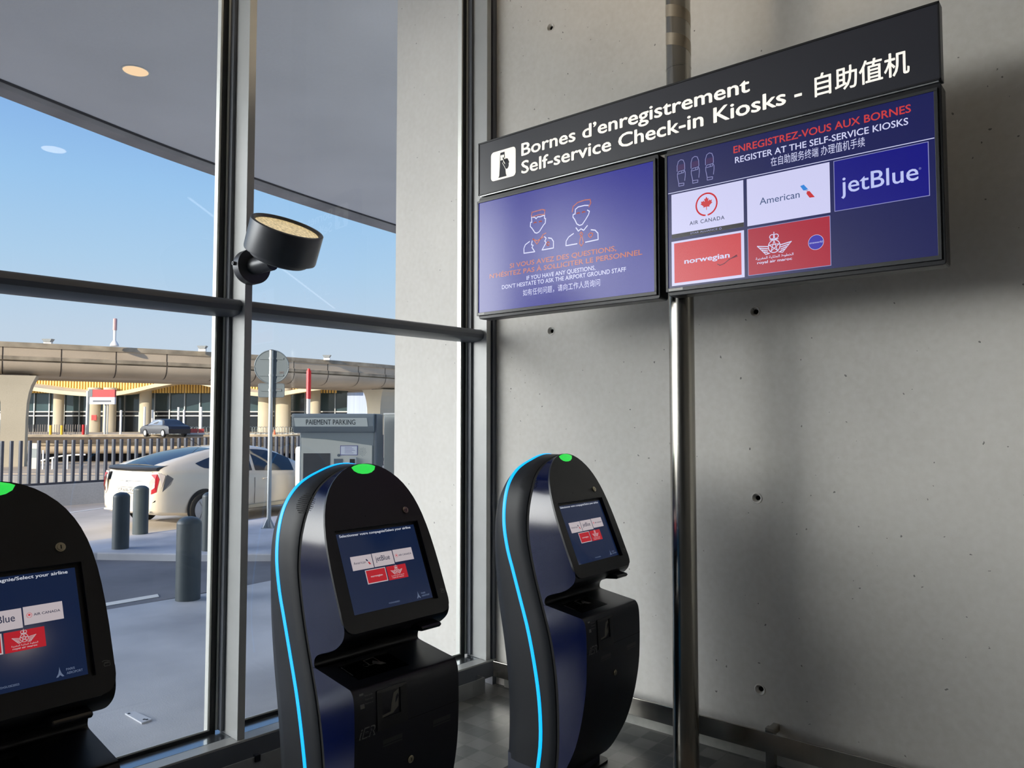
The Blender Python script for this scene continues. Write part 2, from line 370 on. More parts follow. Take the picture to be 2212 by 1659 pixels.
# window bays: panes above and below the transom
ZT0, ZT1 = 2.105, 2.187
def bay(name, ua, ub):
    root = empty(name, MW @ Vector(((ua + ub) / 2, NG, 0)), AW, kind='structure')
    L = Matrix.Translation((-(ua + ub) / 2, -NG, 0))
    for nm, z0, z1 in (('lower_pane', .155, ZT0), ('upper_pane', ZT1, TOP)):
        mb = MB(L); mb.box(ua, ub, NG, NG + .024, z0, z1, M_glass); mb.build(nm, root)
    mb = MB(L); mb.box(ua, ub, NG - .012, NG - .001, .146, .166, M_gask); mb.box(ua, ub, NG - .005, NG - .001, .166, .173, M_alu_edge); mb.build('gasket', root)
    return root
bay('window_1', U1 - 1.55, U1 - .049); bay('window_2', U1 + .057, U2 - .049)
mbm, mbg = MB(MW), MB(MW)
for i in range(1, 16):
    u0 = U1 - 1.6 * i
    mbm.box(u0, u0 + .036, NF, NG, .165, TOP, M_mull)
    mbg.box(u0 - 1.55, u0 - .02, NG, NG + .024, .155, TOP, M_glass)
o = mbg.build('window_3'); o['kind'] = 'structure'
o = mbm.build('trim_7'); o['kind'] = 'structure'
# transom: rounded horizontal bar with a pressed top flange
mb = MB(MW)
prof = [(NG - .002, ZT0), (NG - .05, ZT0 - .003), (NF + .055, ZT0 + .004), (NF + .03, ZT0 + .018), (NF + .022, ZT0 + .04), (NF + .03, ZT0 + .06), (NF + .05, ZT0 + .072), (NG - .04, ZT0 + .082), (NG - .002, ZT0 + .082)]
uL = U1 - 1.6 * 15.9
mb.loft([[(u, n, z) for n, z in prof] for u in (uL, U2 + .02)], M_trans); struct(mb, 'trim_3', smooth=40)
# sill with its front lip, and the open metal trough on the floor before it
mb = MB(MW)
mb.box(uL, U2 + .29, 3.390, NG + .03, .09, .152, M_sill)
mb.box(uL, U2 + .29, 3.313, 3.389, .142, .152, M_mull)
mb.box(uL, U2 + .29, 3.313, 3.320, .05, .1415, M_trans)
struct(mb, 'trim_4', bevel=.002)
mb = MB(MW); mb.box(U2 + .045, U2 + .11, NF - .01, NG + .02, .0, TOP, M_trans); mb.box(U2 + .11, U2 + .30, NF + .05, NG + .02, .0, TOP, M_trans); struct(mb, 'trim_8')
tr = empty('floor_trough', MW @ Vector((2.4, 3.27, 0)), AW, 'open grey sheet metal trough on the floor along the foot of the glass front', 'trough')
L = Matrix.Translation((-2.4, -3.27, 0)); M_trough = mat('trough_steel', (150, 152, 152), .4, .25, noise=(8, .08))
mb = MB(L); mb.box(uL, 3.232, 3.248, 3.252, 0, .09, M_trough); mb.build('front_panel', tr)
mb = MB(L); mb.box(3.228, 3.232, 3.2525, 3.40, 0, .09, mat('trough_end', (225, 226, 222), .35, 1.0)); mb.build('end_plate', tr)
mb = MB(L); mb.box(uL, 3.228, 3.2525, 3.40, 0.001, .006, M_gask); mb.build('base', tr)
mb = MB(L); mb.box(uL, 3.228, 3.253, 3.262, .055, .062, M_trough); mb.build('inner_ledge', tr)
mb = MB(L); mb.box(1.765, 1.79, 3.237, 3.262, .068, .098, M_black); mb.build('clip', tr, bevel=.002)

# ------------------------------------------------------------------ outside: ground
def asphalt(name, c, c2, s=1.0, rough=.85):
    return mat(name, c, rough, noise=(s, .12), bump=(90, .12), tint2=c2, spec=.4)
M_walk = asphalt('sidewalk_asphalt', (192, 194, 198), (166, 168, 174), .8, .62)
M_lane = asphalt('lane_asphalt', (118, 119, 124), (100, 102, 108), .9)
M_isl = asphalt('island_asphalt', (190, 192, 197), (172, 174, 180), 1.2, .7)
M_road = asphalt('road_asphalt', (206, 198, 188), (188, 180, 170), .6)
M_far = asphalt('far_ground', (186, 168, 142), (160, 148, 128), .2)
def slab(name, P, z0, z1, m, kind='structure', **k):
    mb = MB(); mb.prism(P, z0, z1, m); o = mb.build(name, **k)
    if kind: o['kind'] = kind
    return o
slab('sidewalk', [(-60, wy(NG + .03, -60)), (3.6, wy(NG + .03, 3.6)), (3.6, 4.1), (7, 3.9), (60, 0), (60, 8.2), (9, 8.0), (5.4, 8.09), (4.5, 8.05), (3.4, 8.13), (0, 8.5), (-60, 16)], -.6, -.3, M_walk)
slab('road', [(-60, 7.5), (-60, 19.5), (80, 19.5), (80, 2), (6.0, 3.0)], -.8, -.352, M_road)
slab('lane', [(-60, 16), (0, 8.5), (3.4, 8.13), (5.4, 8.09), (9, 8.0), (7.6, 8.3), (6.06, 9.19), (4.58, 11.17), (3.7, 12.4), (-60, 30)], -.6, -.303, M_lane)
slab('traffic_island', [(3.3, 12.2), (4.0, 11.75), (4.58, 11.17), (5.3, 10.1), (6.06, 9.19), (7.6, 8.3), (12, 8.2), (40, 9), (40, 15.5), (16, 13.9), (7.3, 12.66), (4.85, 12.33)], -.6, -.2, M_isl, bevel=.02)
M_line = mat('road_paint', (230, 228, 220), .7)
def flat(name, P, z, m, label, cat, group=None):
    mb = MB(); mb.prism(P, z, z + .004, m); return tag(mb.build(name), label, cat, group)
flat('road_marking', [(5.2, 17.05), (7.75, 18.25), (7.73, 18.37), (5.18, 17.17)], -.351, M_line, 'thin white line painted on the sunlit road before the low barrier wall', 'road marking', 'white road markings')
flat('road_marking', [(2.9, 8.3), (4.05, 8.28), (4.1, 8.42), (2.9, 8.46)], -.302, M_line, 'white bar painted on the dark lane beside the left kiosk', 'road marking', 'white road markings')
flat('road_marking', [(4.88, 8.2), (5.05, 8.16), (5.0, 8.6), (4.95, 8.6)], -.302, mat('worn_paint', (150, 150, 150), .8), 'faint worn white mark on the dark lane behind the nearest bollard', 'road marking', 'white road markings')
pl = empty('ground_plate', (2.33, 5.0, -.3), 0, 'small white rectangular metal plate screwed to the pavement outside the left window', 'plate')
mb = MB(Matrix.Translation((-2.33, -5.0, .3))); mb.prism([(2.301, 4.894), (2.369, 4.903), (2.361, 5.121), (2.306, 5.138)], -.299, -.289, mat('plate_metal', (205, 208, 215), .5)); mb.build('plate_body', pl)
for x, y in ((2.318, 5.11), (2.335, 4.935), (2.345, 4.92)):
    mb = MB(Matrix.Translation((-2.33, -5.0, .3))); mb.cyl((x, y, -.289), (x, y, -.287), .009, M_gask, n=12); mb.build('screw_hole', pl)
# ------------------------------------------------------------------ canopy
cz = 5.0
edge = cr([(-16, 4.2), (-10, 5.4), (-4, 6.9), (2.5, 8.75), (5.27, 9.42), (8.8, 9.88), (14, 10.2), (22, 10.0), (32, 8.5)], 6)
inner = [(x, 3.2) for x, _ in edge]
mb = MB()
for (a, b), (c, d) in zip(zip(edge, edge[1:]), zip(inner, inner[1:])):
    mb.add([(*c, cz), (*a, cz), (*b, cz), (*d, cz), (*c, cz + .5), (*a, cz + .5), (*b, cz + .5), (*d, cz + .5)], [(0, 1, 2, 3), (7, 6, 5, 4), (1, 5, 6, 2)], M_soffit)
struct(mb, 'canopy')
E2 = [Vector((x, y, 0)) for x, y in edge]
lip = []
for i, p in enumerate(E2):
    t = (E2[min(i + 1, len(E2) - 1)] - E2[max(i - 1, 0)]).normalized(); n = Vector((-t.y, t.x, 0))
    lip.append([tuple(p + n * a + Vector((0, 0, z))) for a, z in ((-.10, cz + .01), (-.10, cz - .012), (-.07, cz - .05), (.10, cz - .07), (.12, cz + .5))])
mb = MB(); mb.grid(lip, mat('lip_concrete', (166, 160, 156), .7, noise=(2, .15))); struct(mb, 'trim_9', smooth=30)
lip2 = []
for i, p in enumerate(E2):
    t = (E2[min(i + 1, len(E2) - 1)] - E2[max(i - 1, 0)]).normalized(); n = Vector((-t.y, t.x, 0))
    lip2.append([tuple(p + n * a + Vector((0, 0, z))) for a, z in ((-.16, cz - .002), (-.103, cz - .006))])
mb = MB(); mb.grid(lip2, mat('drip_groove', (70, 68, 68), .9)); struct(mb, 'trim_10')
def downlight(name, x, y, z, r, m_e, label):
    root = empty(name, (x, y, z), 0, label, 'ceiling light')
    mb = MB(); mb.lathe([(r + .012, 0), (r + .012, -.006), (r, -.006), (r - .004, 0)], M_alu_edge, 32); mb.build('ring', root, smooth=40)
    mb = MB(); mb.lathe([(r, -.002), (0, -.002), (0, -.0035), (r, -.0035)], m_e, 32); mb.build('diffuser', root)
    return root
downlight('canopy_downlight', 3.259, 7.378, cz, .115, mat('warm_diffuser', (60, 50, 40), .5, emit=(255, 219, 178), estr=.95), 'round warm white downlight recessed in the concrete canopy outside')
tag(bpy.data.objects['canopy_downlight'], None, None)
downlight('ceiling_downlight', 2.833, -4.669, CEIL, .15, mat('hall_lamp_diffuser', (60, 55, 50), .5, emit=(255, 236, 214), estr=9), 'round recessed downlight in the hall ceiling, mirrored pale in the upper left window')

# ------------------------------------------------------------------ sign board and screens on the steel pole
XS = 3.05
def plane_f(y0, z0, x0=XS): return lambda a, u, d: (x0 - d, y0 - a, z0 + u)
M_board = mat('sign_navy', (30, 33, 46), .4, spec=.6)
M_letter = mat('sign_letters', (235, 234, 228), .5, emit=(255, 250, 238), estr=.62)
SG = empty('wayfinding_sign', (3.2, 1.608, 2.83), 0, 'long dark sign board reading Bornes d’enregistrement, Self-service Check-in Kiosks, above the two screens', 'sign')
L = Matrix.Translation((-3.2, -1.608, -2.83))
fS = plane_f(2.732, 3.122)
mb = MB(L); mb.prism([(0, 0), (2.235, 0), (2.235, -.288), (0, -.288)], .0, -.048, M_board, fS); mb.build('board', SG, bevel=.002)
mb = MB(L); mb.prism([(.01, -.2885), (2.225, -.2885), (2.225, -.294), (.01, -.294)], -.003, -.05, M_alu, fS); mb.build('bottom_profile', SG)
mb = MB(L)
for P in ([(0, .002), (2.235, .002), (2.235, -.006), (0, -.006)], [(0, -.282), (2.235, -.282), (2.235, -.288), (0, -.288)], [(0, 0), (.006, 0), (.006, -.288), (0, -.288)], [(2.229, 0), (2.235, 0), (2.235, -.288), (2.229, -.288)]):
    mb.prism(P, .0005, .003, M_black, fS)
mb.build('edge_frame', SG)
mb = MB(L)
mb.text('Bornes d’enregistrement', .303, -.134, .066, M_letter, fS, .002, width=1.223, bold=.03)
mb.build('french_line', SG); mb = MB(L)
mb.text('Self-service Check-in Kiosks', .303, -.2285, .066, M_letter, fS, .002, width=1.373, bold=.03)
mb.poly([fS(*p, .002) for p in ((1.712, -.212), (1.742, -.212), (1.742, -.2005), (1.712, -.2005))], M_letter)
mb.build('english_line', SG); mb = MB(L)
mb.text('自助值机', 1.793, -.2255, .069, M_letter, fS, .002, width=.339, bold=.022)
mb.build('chinese_line', SG)
mb = MB(L); mb.poly([fS(a, u, .002) for a, u in rrect(.092, .263, -.229, -.072, .02)], M_letter); mb.build('pictogram_tile', SG)
mb = MB(L); D = mat('sign_ink', (40, 41, 52), .6)
mb.poly([fS(a, u, .0026) for a, u in ((.158, -.085), (.188, -.085), (.190, -.122), (.192, -.15), (.196, -.20), (.198, -.212), (.150, -.212), (.154, -.16), (.155, -.12))], D)
mb.poly([fS(a, u, .0031) for a, u in ((.160, -.100), (.184, -.100), (.184, -.126), (.160, -.128))], M_letter)
mb.poly([fS(a, u, .0026) for a, u in ((.146, -.212), (.201, -.212), (.201, -.219), (.146, -.219))], D)
for w_, m_, dd in ((.0135, M_letter, .0034), (.0085, D, .0038)):
    for P in ([(.178, -.116), (.197, -.152)], [(.190, -.128), (.205, -.155)], [(.198, -.126), (.212, -.152)], [(.206, -.128), (.217, -.150)], [(.180, -.144), (.194, -.166)]): mb.stroke(P, w_, dd, m_, fS)
    mb.poly([fS(a, u, dd + .0001) for a, u in ell(.204, -.162, .014 + (w_ - .0085) / 2, .02 + (w_ - .0085) / 2, 16)], m_)
mb.build('pictogram', SG)
def tri(mb, P, m, f, d): mb.poly([f(a, u, d) for a, u in P], m)
LEAF = [(0, 1), (.17, .70), (.33, .78), (.24, .33), (.46, .56), (.52, .41), (.80, .47), (.71, .20), (.86, .12), (.42, -.25), (.46, -.42), (.05, -.36), (.04, -.80)]
LEAF = LEAF + [(-a, b) for a, b in reversed(LEAF[1:])]
def leaf(mb, cx, cy, r, m, f, d, ring=True):
    P = [(cx + a * r * .62, cy + b * r * .62 + r * .02) for a, b in LEAF]
    for i in range(len(P)): tri(mb, [P[i], P[(i + 1) % len(P)], (cx, cy)], m, f, d)
    if ring: mb.stroke(ell(cx, cy, r * .92, r * .92, 40, -82, 262), r * .13, d, m, f)
def ram(mb, cx, cy, k, m, f, d, txt=True):
    mb.stroke(ell(cx, cy, .024 * k, .026 * k, 24), .0035 * k, d, m, f, True)
    S = [(cx + .022 * k * math.sin(R(144 * i)), cy + .023 * k * math.cos(R(144 * i))) for i in range(5)]
    mb.stroke(S, .003 * k, d, m, f, True)
    for sgn in (-1, 1):
        for j, (x0, x1) in enumerate(((.026, .070), (.027, .060), (.027, .050), (.024, .042))):
            u = cy + (.006 - .009 * j) * k
            mb.stroke([(cx + sgn * x0 * k, u - .004 * k), (cx + sgn * x1 * k, u + .003 * k)], .004 * k, d, m, f)
        mb.stroke([(cx + sgn * .070 * k, cy + .010 * k), (cx + sgn * .034 * k, cy - .030 * k), (cx + sgn * .018 * k, cy - .026 * k)], .003 * k, d, m, f)
    mb.stroke(ell(cx - .008 * k, cy + .040 * k, .010 * k, .009 * k, 14), .0032 * k, d, m, f, True)
    mb.stroke(ell(cx + .008 * k, cy + .040 * k, .010 * k, .009 * k, 14), .0032 * k, d, m, f, True)
    mb.stroke([(cx - .017 * k, cy + .028 * k), (cx + .017 * k, cy + .028 * k)], .003 * k, d, m, f)
    mb.stroke([(cx, cy + .046 * k), (cx, cy + .058 * k)], .003 * k, d, m, f)
    mb.text('ﺔﻴﺑﺮﻐﻤﻟﺍ ﺔﻴﻜﻠﻤﻟﺍ ﻁﻮﻄﺨﻟﺍ', cx, cy - .047 * k, .010 * k, m, f, d, width=.155 * k, align='c', bold=.02)
    mb.text('royal air maroc', cx, cy - .065 * k, .011 * k, m, f, d, width=.142 * k, align='c', bold=.035)
def aa_mark(mb, x, y, k, mb_, mr, f, d):
    tri(mb, [(x, y), (x + .014 * k, y + .003 * k), (x + .030 * k, y - .018 * k), (x + .018 * k, y - .021 * k), (x + .012 * k, y - .02 * k)], mb_, f, d)
    tri(mb, [(x + .018 * k, y - .021 * k), (x + .034 * k, y - .020 * k), (x + .026 * k, y - .025 * k)], glow('mark_grey', (150, 155, 190)), f, d)
    tri(mb, [(x + .026 * k, y - .026 * k), (x + .036 * k, y - .027 * k), (x + .056 * k, y - .055 * k), (x + .036 * k, y - .054 * k), (x + .024 * k, y - .036 * k)], mr, f, d)
def display(name, y0, z0, label):
    root = empty(name, (3.2, y0 - .535, z0 - .62), 0, label, 'display screen')
    L = Matrix.Translation((-3.2, -(y0 - .535), -(z0 - .62))); f = plane_f(y0, z0)
    A, B = 1.067, .600
    mb = MB(L)
    for P in ([(-.012, .012), (A + .012, .012), (A + .012, 0), (-.012, 0)], [(-.012, -B), (A + .012, -B), (A + .012, -B - .016), (-.012, -B - .016)], [(-.012, 0), (0, 0), (0, -B), (-.012, -B)], [(A, 0), (A + .012, 0), (A + .012, -B), (A, -B)]):
        mb.prism(P, -.006, .004, mat('bezel_grey', (52, 54, 56), .35), f)
    mb.build('bezel', root, bevel=.001)
    mb = MB(L); mb.prism(rrect(-.006, A + .024, -B - .034, .032, .012, 3), -.007, -.085, M_black, f); mb.build('housing', root, bevel=.003)
    for a in (.28, .62):
        mb = MB(L); mb.prism([(a, .033), (a + .045, .033), (a + .045, .056 if name == 'x' else .052), (a, .052)], -.02, -.03, M_black, f); mb.build('mount_tab', root)
    mb = MB(L); mb.box(3.13, 3.16, y0 - .9, y0 - .15, z0 - .45, z0 - .38, M_black); mb.box(3.13, 3.16, y0 - .9, y0 - .15, z0 - .2, z0 - .13, M_black); mb.build('wall_bracket', root)
    mb = MB(L); mb.poly([f(a, u, .0045) for a, u in ((.002, -B - .002), (.045 if y0 > 2 else .07, -B - .002), (.045 if y0 > 2 else .07, -B - .013), (.002, -B - .013))], mat('white_label', (225, 225, 220), .6)); mb.build('type_label', root)
    return root, L, f, A, B
# left screen: help message
r1, L, f, A, B = display('display_screen', 2.728, 2.791, 'left screen under the sign, blue with two line-drawn staff figures and orange text')
blue = glow('screen_blue', (22, 24, 138), 1.0, .27); MWt = glow('screen_white', (206, 208, 240), 1.0); MOr = glow('screen_orange', (176, 84, 62), 1.0)
mb = MB(L); mb.poly([f(0, 0, 0), f(A, 0, 0), f(A, -B, 0), f(0, -B, 0)], blue); scr = mb.build('screen', r1)
d = .0006; lw = .0052
mbw, mbm_ = MB(L), MB(L)
for P, m in (([(.362, -.130), (.365, -.165), (.357, -.163), (.355, -.185), (.366, -.196), (.385, -.222), (.398, -.226), (.413, -.221), (.441, -.190), (.451, -.183), (.453, -.160), (.446, -.158), (.447, -.130)], MWt),
             ([(.368, -.139), (.384, -.142), (.393, -.151), (.402, -.143), (.418, -.145), (.442, -.142)], MWt),
             ([(.362, -.134), (.366, -.113), (.43, -.110), (.449, -.116), (.446, -.138), (.41, -.133), (.366, -.137)], MOr),
             ([(.373, -.252), (.398, -.283), (.437, -.240), (.455, -.235)], MOr), ([(.370, -.253), (.400, -.266), (.440, -.252)], MOr),
             ([(.350, -.262), (.322, -.275), (.313, -.292), (.313, -.318), (.384, -.320), (.366, -.296), (.373, -.285), (.362, -.281), (.367, -.262)], MWt),
             ([(.446, -.252), (.456, -.262), (.448, -.275), (.456, -.284), (.430, -.318), (.502, -.318), (.502, -.285), (.49, -.268), (.470, -.262)], MWt),
             (ell(.468, -.291, .008, .009, 12), MOr), (ell(.386, -.172, .008, .004, 8, 0, 180), MOr), (ell(.420, -.172, .008, .004, 8, 0, 180), MOr),
             ([(.712, -.140), (.690, -.136), (.652, -.137), (.636, -.146), (.634, -.168), (.622, -.170), (.621, -.182), (.632, -.196), (.644, -.220), (.660, -.230), (.676, -.228), (.697, -.205), (.712, -.186), (.718, -.170), (.706, -.162)], MWt),
             ([(.617, -.155), (.622, -.130), (.650, -.114), (.69, -.110), (.722, -.113), (.726, -.130), (.715, -.148)], MOr), (ell(.652, -.170, .008, .004, 8, 0, 180), MOr), (ell(.684, -.170, .008, .004, 8, 0, 180), MOr),
             ([(.639, -.238), (.653, -.257), (.668, -.248), (.684, -.258), (.706, -.238)], MWt),
             ([(.669, -.263), (.662, -.274), (.668, -.283), (.659, -.318), (.670, -.333), (.682, -.318), (.673, -.283), (.678, -.274), (.669, -.263)], MOr),
             ([(.624, -.264), (.595, -.277), (.580, -.295), (.578, -.318), (.645, -.318)], MWt), ([(.727, -.262), (.75, -.268), (.766, -.285), (.767, -.316), (.694, -.318)], MWt),
             ([(.722, -.277), (.712, -.283), (.714, -.292), (.724, -.300), (.735, -.291), (.736, -.282), (.727, -.278), (.722, -.277)], MOr)):
    (mbw if P[0][0] < .55 else mbm_).stroke(P, lw, d, m, f)
mbw.build('staff_figure', scr); mbm_.build('staff_figure', scr)
mb = MB(L)
mb.text('SI VOUS AVEZ DES QUESTIONS,', .219, -.384, .024, MOr, f, d, width=.648, bold=.035)
mb.text('N’HÉSITEZ PAS À SOLLICITER LE PERSONNEL', .079, -.422, .024, MOr, f, d, width=.926, bold=.035)
mb.build('french_message', scr); mb = MB(L)
mb.text('IF YOU HAVE ANY QUESTIONS,', .33, -.460, .021, MWt, f, d, width=.42, bold=.018)
mb.text('DON’T HESITATE TO ASK THE AIRPORT GROUND STAFF', .165, -.489, .021, MWt, f, d, width=.754, bold=.018)
mb.build('english_message', scr); mb = MB(L)
mb.text('如有任何问题，请向工作人员询问', .306, -.538, .026, MWt, f, d, width=.47)
mb.build('chinese_message', scr)
# right screen: airline tiles
r2, L, f, A, B = display('display_screen', 1.590, 2.796, 'right screen under the sign, dark navy with a grid of five airline logos')
navy = glow('screen_navy', (22, 26, 82)); WT = glow('tile_white', (204, 204, 240)); INK = glow('tile_ink', (52, 60, 96)); RED = glow('leaf_red', (196, 40, 48)); HR = glow('headline_red', (196, 58, 58))
mb = MB(L); mb.poly([f(0, 0, 0), f(A, 0, 0), f(A, -B, 0), f(0, -B, 0)], navy); scr = mb.build('screen', r2)
mb = MB(L)
mb.text('ENREGISTREZ-VOUS AUX BORNES', .311, -.056, .030, HR, f, d, width=.680, bold=.025)
mb.text('REGISTER AT THE SELF-SERVICE KIOSKS', .317, -.100, .026, MWt, f, d, width=.664, bold=.022)
mb.text('在自助服务终端 办理值机手续', .469, -.144, .029, MWt, f, d, width=.362)
mb.stroke([(.003, -.171), (1.064, -.171)], .003, d, MWt, f)
mb.build('headline', scr)
KL = glow('icon_line', (140, 142, 190)); KP = glow('icon_tint', (58, 34, 84))
for x in (.046, .113, .181):
    mb = MB(L)
    g = lambda a, u, x=x: (x + a, -.029 + u)
    tri(mb, [g(.006, -.022), g(.036, -.022), g(.037, -.045), g(.004, -.047)], KP, f, d)
    mb.stroke([g(.002, -.05), g(.002, -.025), g(.008, -.006), g(.02, 0), g(.032, -.005), g(.038, -.022), g(.039, -.045), g(.036, -.05)], .0028, d * 1.5, KL, f)
    mb.stroke([g(.036, -.05), g(.008, -.052), g(.003, -.06), g(.003, -.075), g(.009, -.105), g(.009, -.118), g(.033, -.118), g(.034, -.108), g(.008, -.106)], .0028, d * 1.5, KL, f)
    mb.stroke([g(.037, -.052), g(.041, -.06), g(.041, -.075), g(.038, -.098)], .0028, d * 1.5, KL, f)
    mb.stroke([g(.006, -.062), g(.034, -.061), g(.034, -.054)], .0026, d * 1.5, KL, f); mb.stroke([g(.024, -.061), g(.024, -.054)], .0026, d * 1.5, KL, f)
    mb.build('kiosk_icon', scr)
def tile(x0, x1, y0, y1, m):
    mb = MB(L); mb.poly([f(x0, -y0, d), f(x1, -y0, d), f(x1, -y1, d), f(x0, -y1, d)], m); return mb
d2, d3 = .0010, .0014
mb = tile(.018, .351, .179, .378, WT); tri(mb, [(.018, -.359), (.351, -.359), (.351, -.378), (.018, -.378)], glow('bar_black', (34, 32, 34)), f, d2)
leaf(mb, .185, -.252, .052, RED, f, d2); mb.text('AIR CANADA', .105, -.331, .0165, INK, f, d2, width=.161, bold=.02, spacing=1.15)
mb.text('STAR ALLIANCE', .108, -.372, .008, KL, f, d3, width=.126, bold=.01); mb.stroke(ell(.247, -.3685, .0055, .0045, 5), .0018, d3, KL, f, True); mb.build('airline_tile', scr)
mb = tile(.366, .700, .179, .379, WT); mb.text('American', .420, -.2975, .028, glow('ink_blue', (64, 84, 128)), f, d2, width=.163, bold=.008); aa_mark(mb, .586, -.252, 1.0, glow('mark_blue', (40, 128, 214)), RED, f, d2); mb.build('airline_tile', scr)
mb = tile(.715, 1.046, .179, .379, KL); tri(mb, [(.7175, -.1815), (1.0435, -.1815), (1.0435, -.3765), (.7175, -.3765)], glow('tile_blue', (10, 8, 124)), f, d2)
mb.text('jetBlue', .742, -.3125, .0655, glow('tile_pale', (186, 194, 240)), f, d3, width=.268, bold=.012); mb.text('®', 1.012, -.277, .008, KL, f, d3); mb.build('airline_tile', scr)
mb = tile(.016, .351, .392, .591, WT); tri(mb, [(.029, -.401), (.338, -.401), (.338, -.579), (.029, -.579)], glow('tile_red', (196, 48, 58)), f, d2)
mb.text('norwegian', .079, -.4985, .0225, MWt, f, d3, width=.207, bold=.04); mb.stroke([(.232, -.520), (.243, -.527), (.262, -.522), (.285, -.507), (.318, -.493)], .004, d3, glow('swoosh', (110, 36, 56)), f); tri(mb, [(.292, -.506), (.318, -.492), (.322, -.500)], glow('swoosh', (110, 36, 56)), f, d3); mb.build('airline_tile', scr)
mb = tile(.366, .699, .390, .588, KL); tri(mb, [(.3685, -.3925), (.6965, -.3925), (.6965, -.5855), (.3685, -.5855)], glow('tile_crimson', (164, 24, 50)), f, d2); ram(mb, .477, -.479, 1.0, MWt, f, d3)
tri(mb, ell(.643, -.488, .030, .030), MWt, f, d3); tri(mb, ell(.643, -.488, .0285, .0285), glow('globe_blue', (52, 44, 166)), f, d3 + .0003); mb.text('oneworld', .643, -.492, .008, MWt, f, d3 + .0006, width=.05, align='c'); mb.build('airline_tile', scr)
# pole
PX, PY, PR = 3.205, 1.608, .0575
pole = empty('steel_pole', (PX, PY, 0), 0, 'tall stainless steel pole carrying the sign and both screens, spiral banding at its top', 'pole')
mb = MB(); mb.cyl((0, 0, 0), (0, 0, CEIL), PR, M_steel, n=48); mb.build('tube', pole, smooth=40)
mb = MB(); mb.lathe([(PR, 3.255), (PR + .0012, 3.256), (PR + .0012, 3.262), (PR, 3.263)], M_steel, 48); mb.build('joint_ring', pole, smooth=40)
rows = []
for i in range(0, 15 * 24 + 1):
    a = -2 * math.pi * i / 24; z = 3.29 + .136 * i / 24
    if z > 5.2: break
    rows.append([((PR + .0007) * math.cos(a), (PR + .0007) * math.sin(a), z + k) for k in (0, .058)])
mb = MB(); mb.grid(rows, mat('frosted_band', (160, 150, 134), .4, .8)); mb.build('spiral_band', pole, smooth=40)

# ------------------------------------------------------------------ floodlight on the middle mullion
lb = MW @ Vector((U1 + .018, NF, 2.326))
lp = empty('floodlight', lb, AW, 'round dark grey floodlight clamped to the middle mullion, warm lens tilted up', 'lamp')
M_lamp = mat('lamp_grey', (78, 80, 84), .38, .3, noise=(30, .04))
mb = MB(); mb.cyl((0, -.0005, 0), (0, -.05, 0), .082, M_lamp, n=40); mb.build('mount', lp, smooth=40, bevel=.003)
mb = MB(); mb.cyl((-.082, -.022, .005), (-.094, -.022, .005), .009, M_lamp, n=12); mb.cyl((-.094, -.022, .005), (-.0945, -.022, .005), .005, M_dark, n=8); mb.build('bolt', lp, smooth=40)
axis = Vector((-.057, -.49, .87)); dc = Vector((1.962, 2.934, 2.404)) - lb
Rz = Matrix.Rotation(-AW, 4, 'Z'); axl = (Rz @ axis).normalized(); dcl = Rz @ dc
ML = Matrix.Translation(dcl) @ axl.to_track_quat('Z', 'Y').to_matrix().to_4x4()
mb = MB(ML); mb.lathe([(0, -.085), (.118, -.085), (.128, -.078), (.134, -.060), (.159, -.058), (.161, -.052), (.161, .079), (.157, .082), (.148, .082), (.145, .078), (.143, .072), (.143, .067), (0, .067)], M_lamp, 56); mb.build('housing', lp, smooth=35)
mb = MB(); mb.tube([(0, -.045, 0), (0, -.09, .0), tuple(dcl + axl * -.08 + Vector((0, .06, 0)))], .04, M_lamp, 16); mb.build('arm', lp, smooth=60)
M_lens = mat('lamp_lens', (60, 52, 36), .25, emit=(255, 228, 172), estr=.8)
t = M_lens.node_tree; vo = t.nodes.new('ShaderNodeTexVoronoi'); vo.inputs['Scale'].default_value = 90; tc = t.nodes.new('ShaderNodeTexCoord')
rp = t.nodes.new('ShaderNodeMapRange'); rp.inputs[3].default_value = .95; rp.inputs[4].default_value = .45
t.links.new(tc.outputs['Object'], vo.inputs['Vector']); t.links.new(vo.outputs['Distance'], rp.inputs[0]); rp.inputs[2].default_value = .8
t.links.new(rp.outputs[0], t.nodes['Principled BSDF'].inputs['Emission Strength'])
mb = MB(ML); mb.lathe([(0, .068), (.140, .068), (.140, .0695), (0, .0695)], M_lens, 48); mb.build('lens', lp, smooth=40)
ll = bpy.data.lights.new('floodlight_beam', 'SPOT'); ll.energy = 260; ll.color = (1, .80, .55); ll.spot_size = R(120); ll.spot_blend = .8; ll.shadow_soft_size = .12
lo = bpy.data.objects.new('floodlight_beam', ll); COL.objects.link(lo); lo.location = Vector((1.962, 2.934, 2.404)) + axis * .09; lo.rotation_euler = (-axis).to_track_quat('Z', 'Y').to_euler()

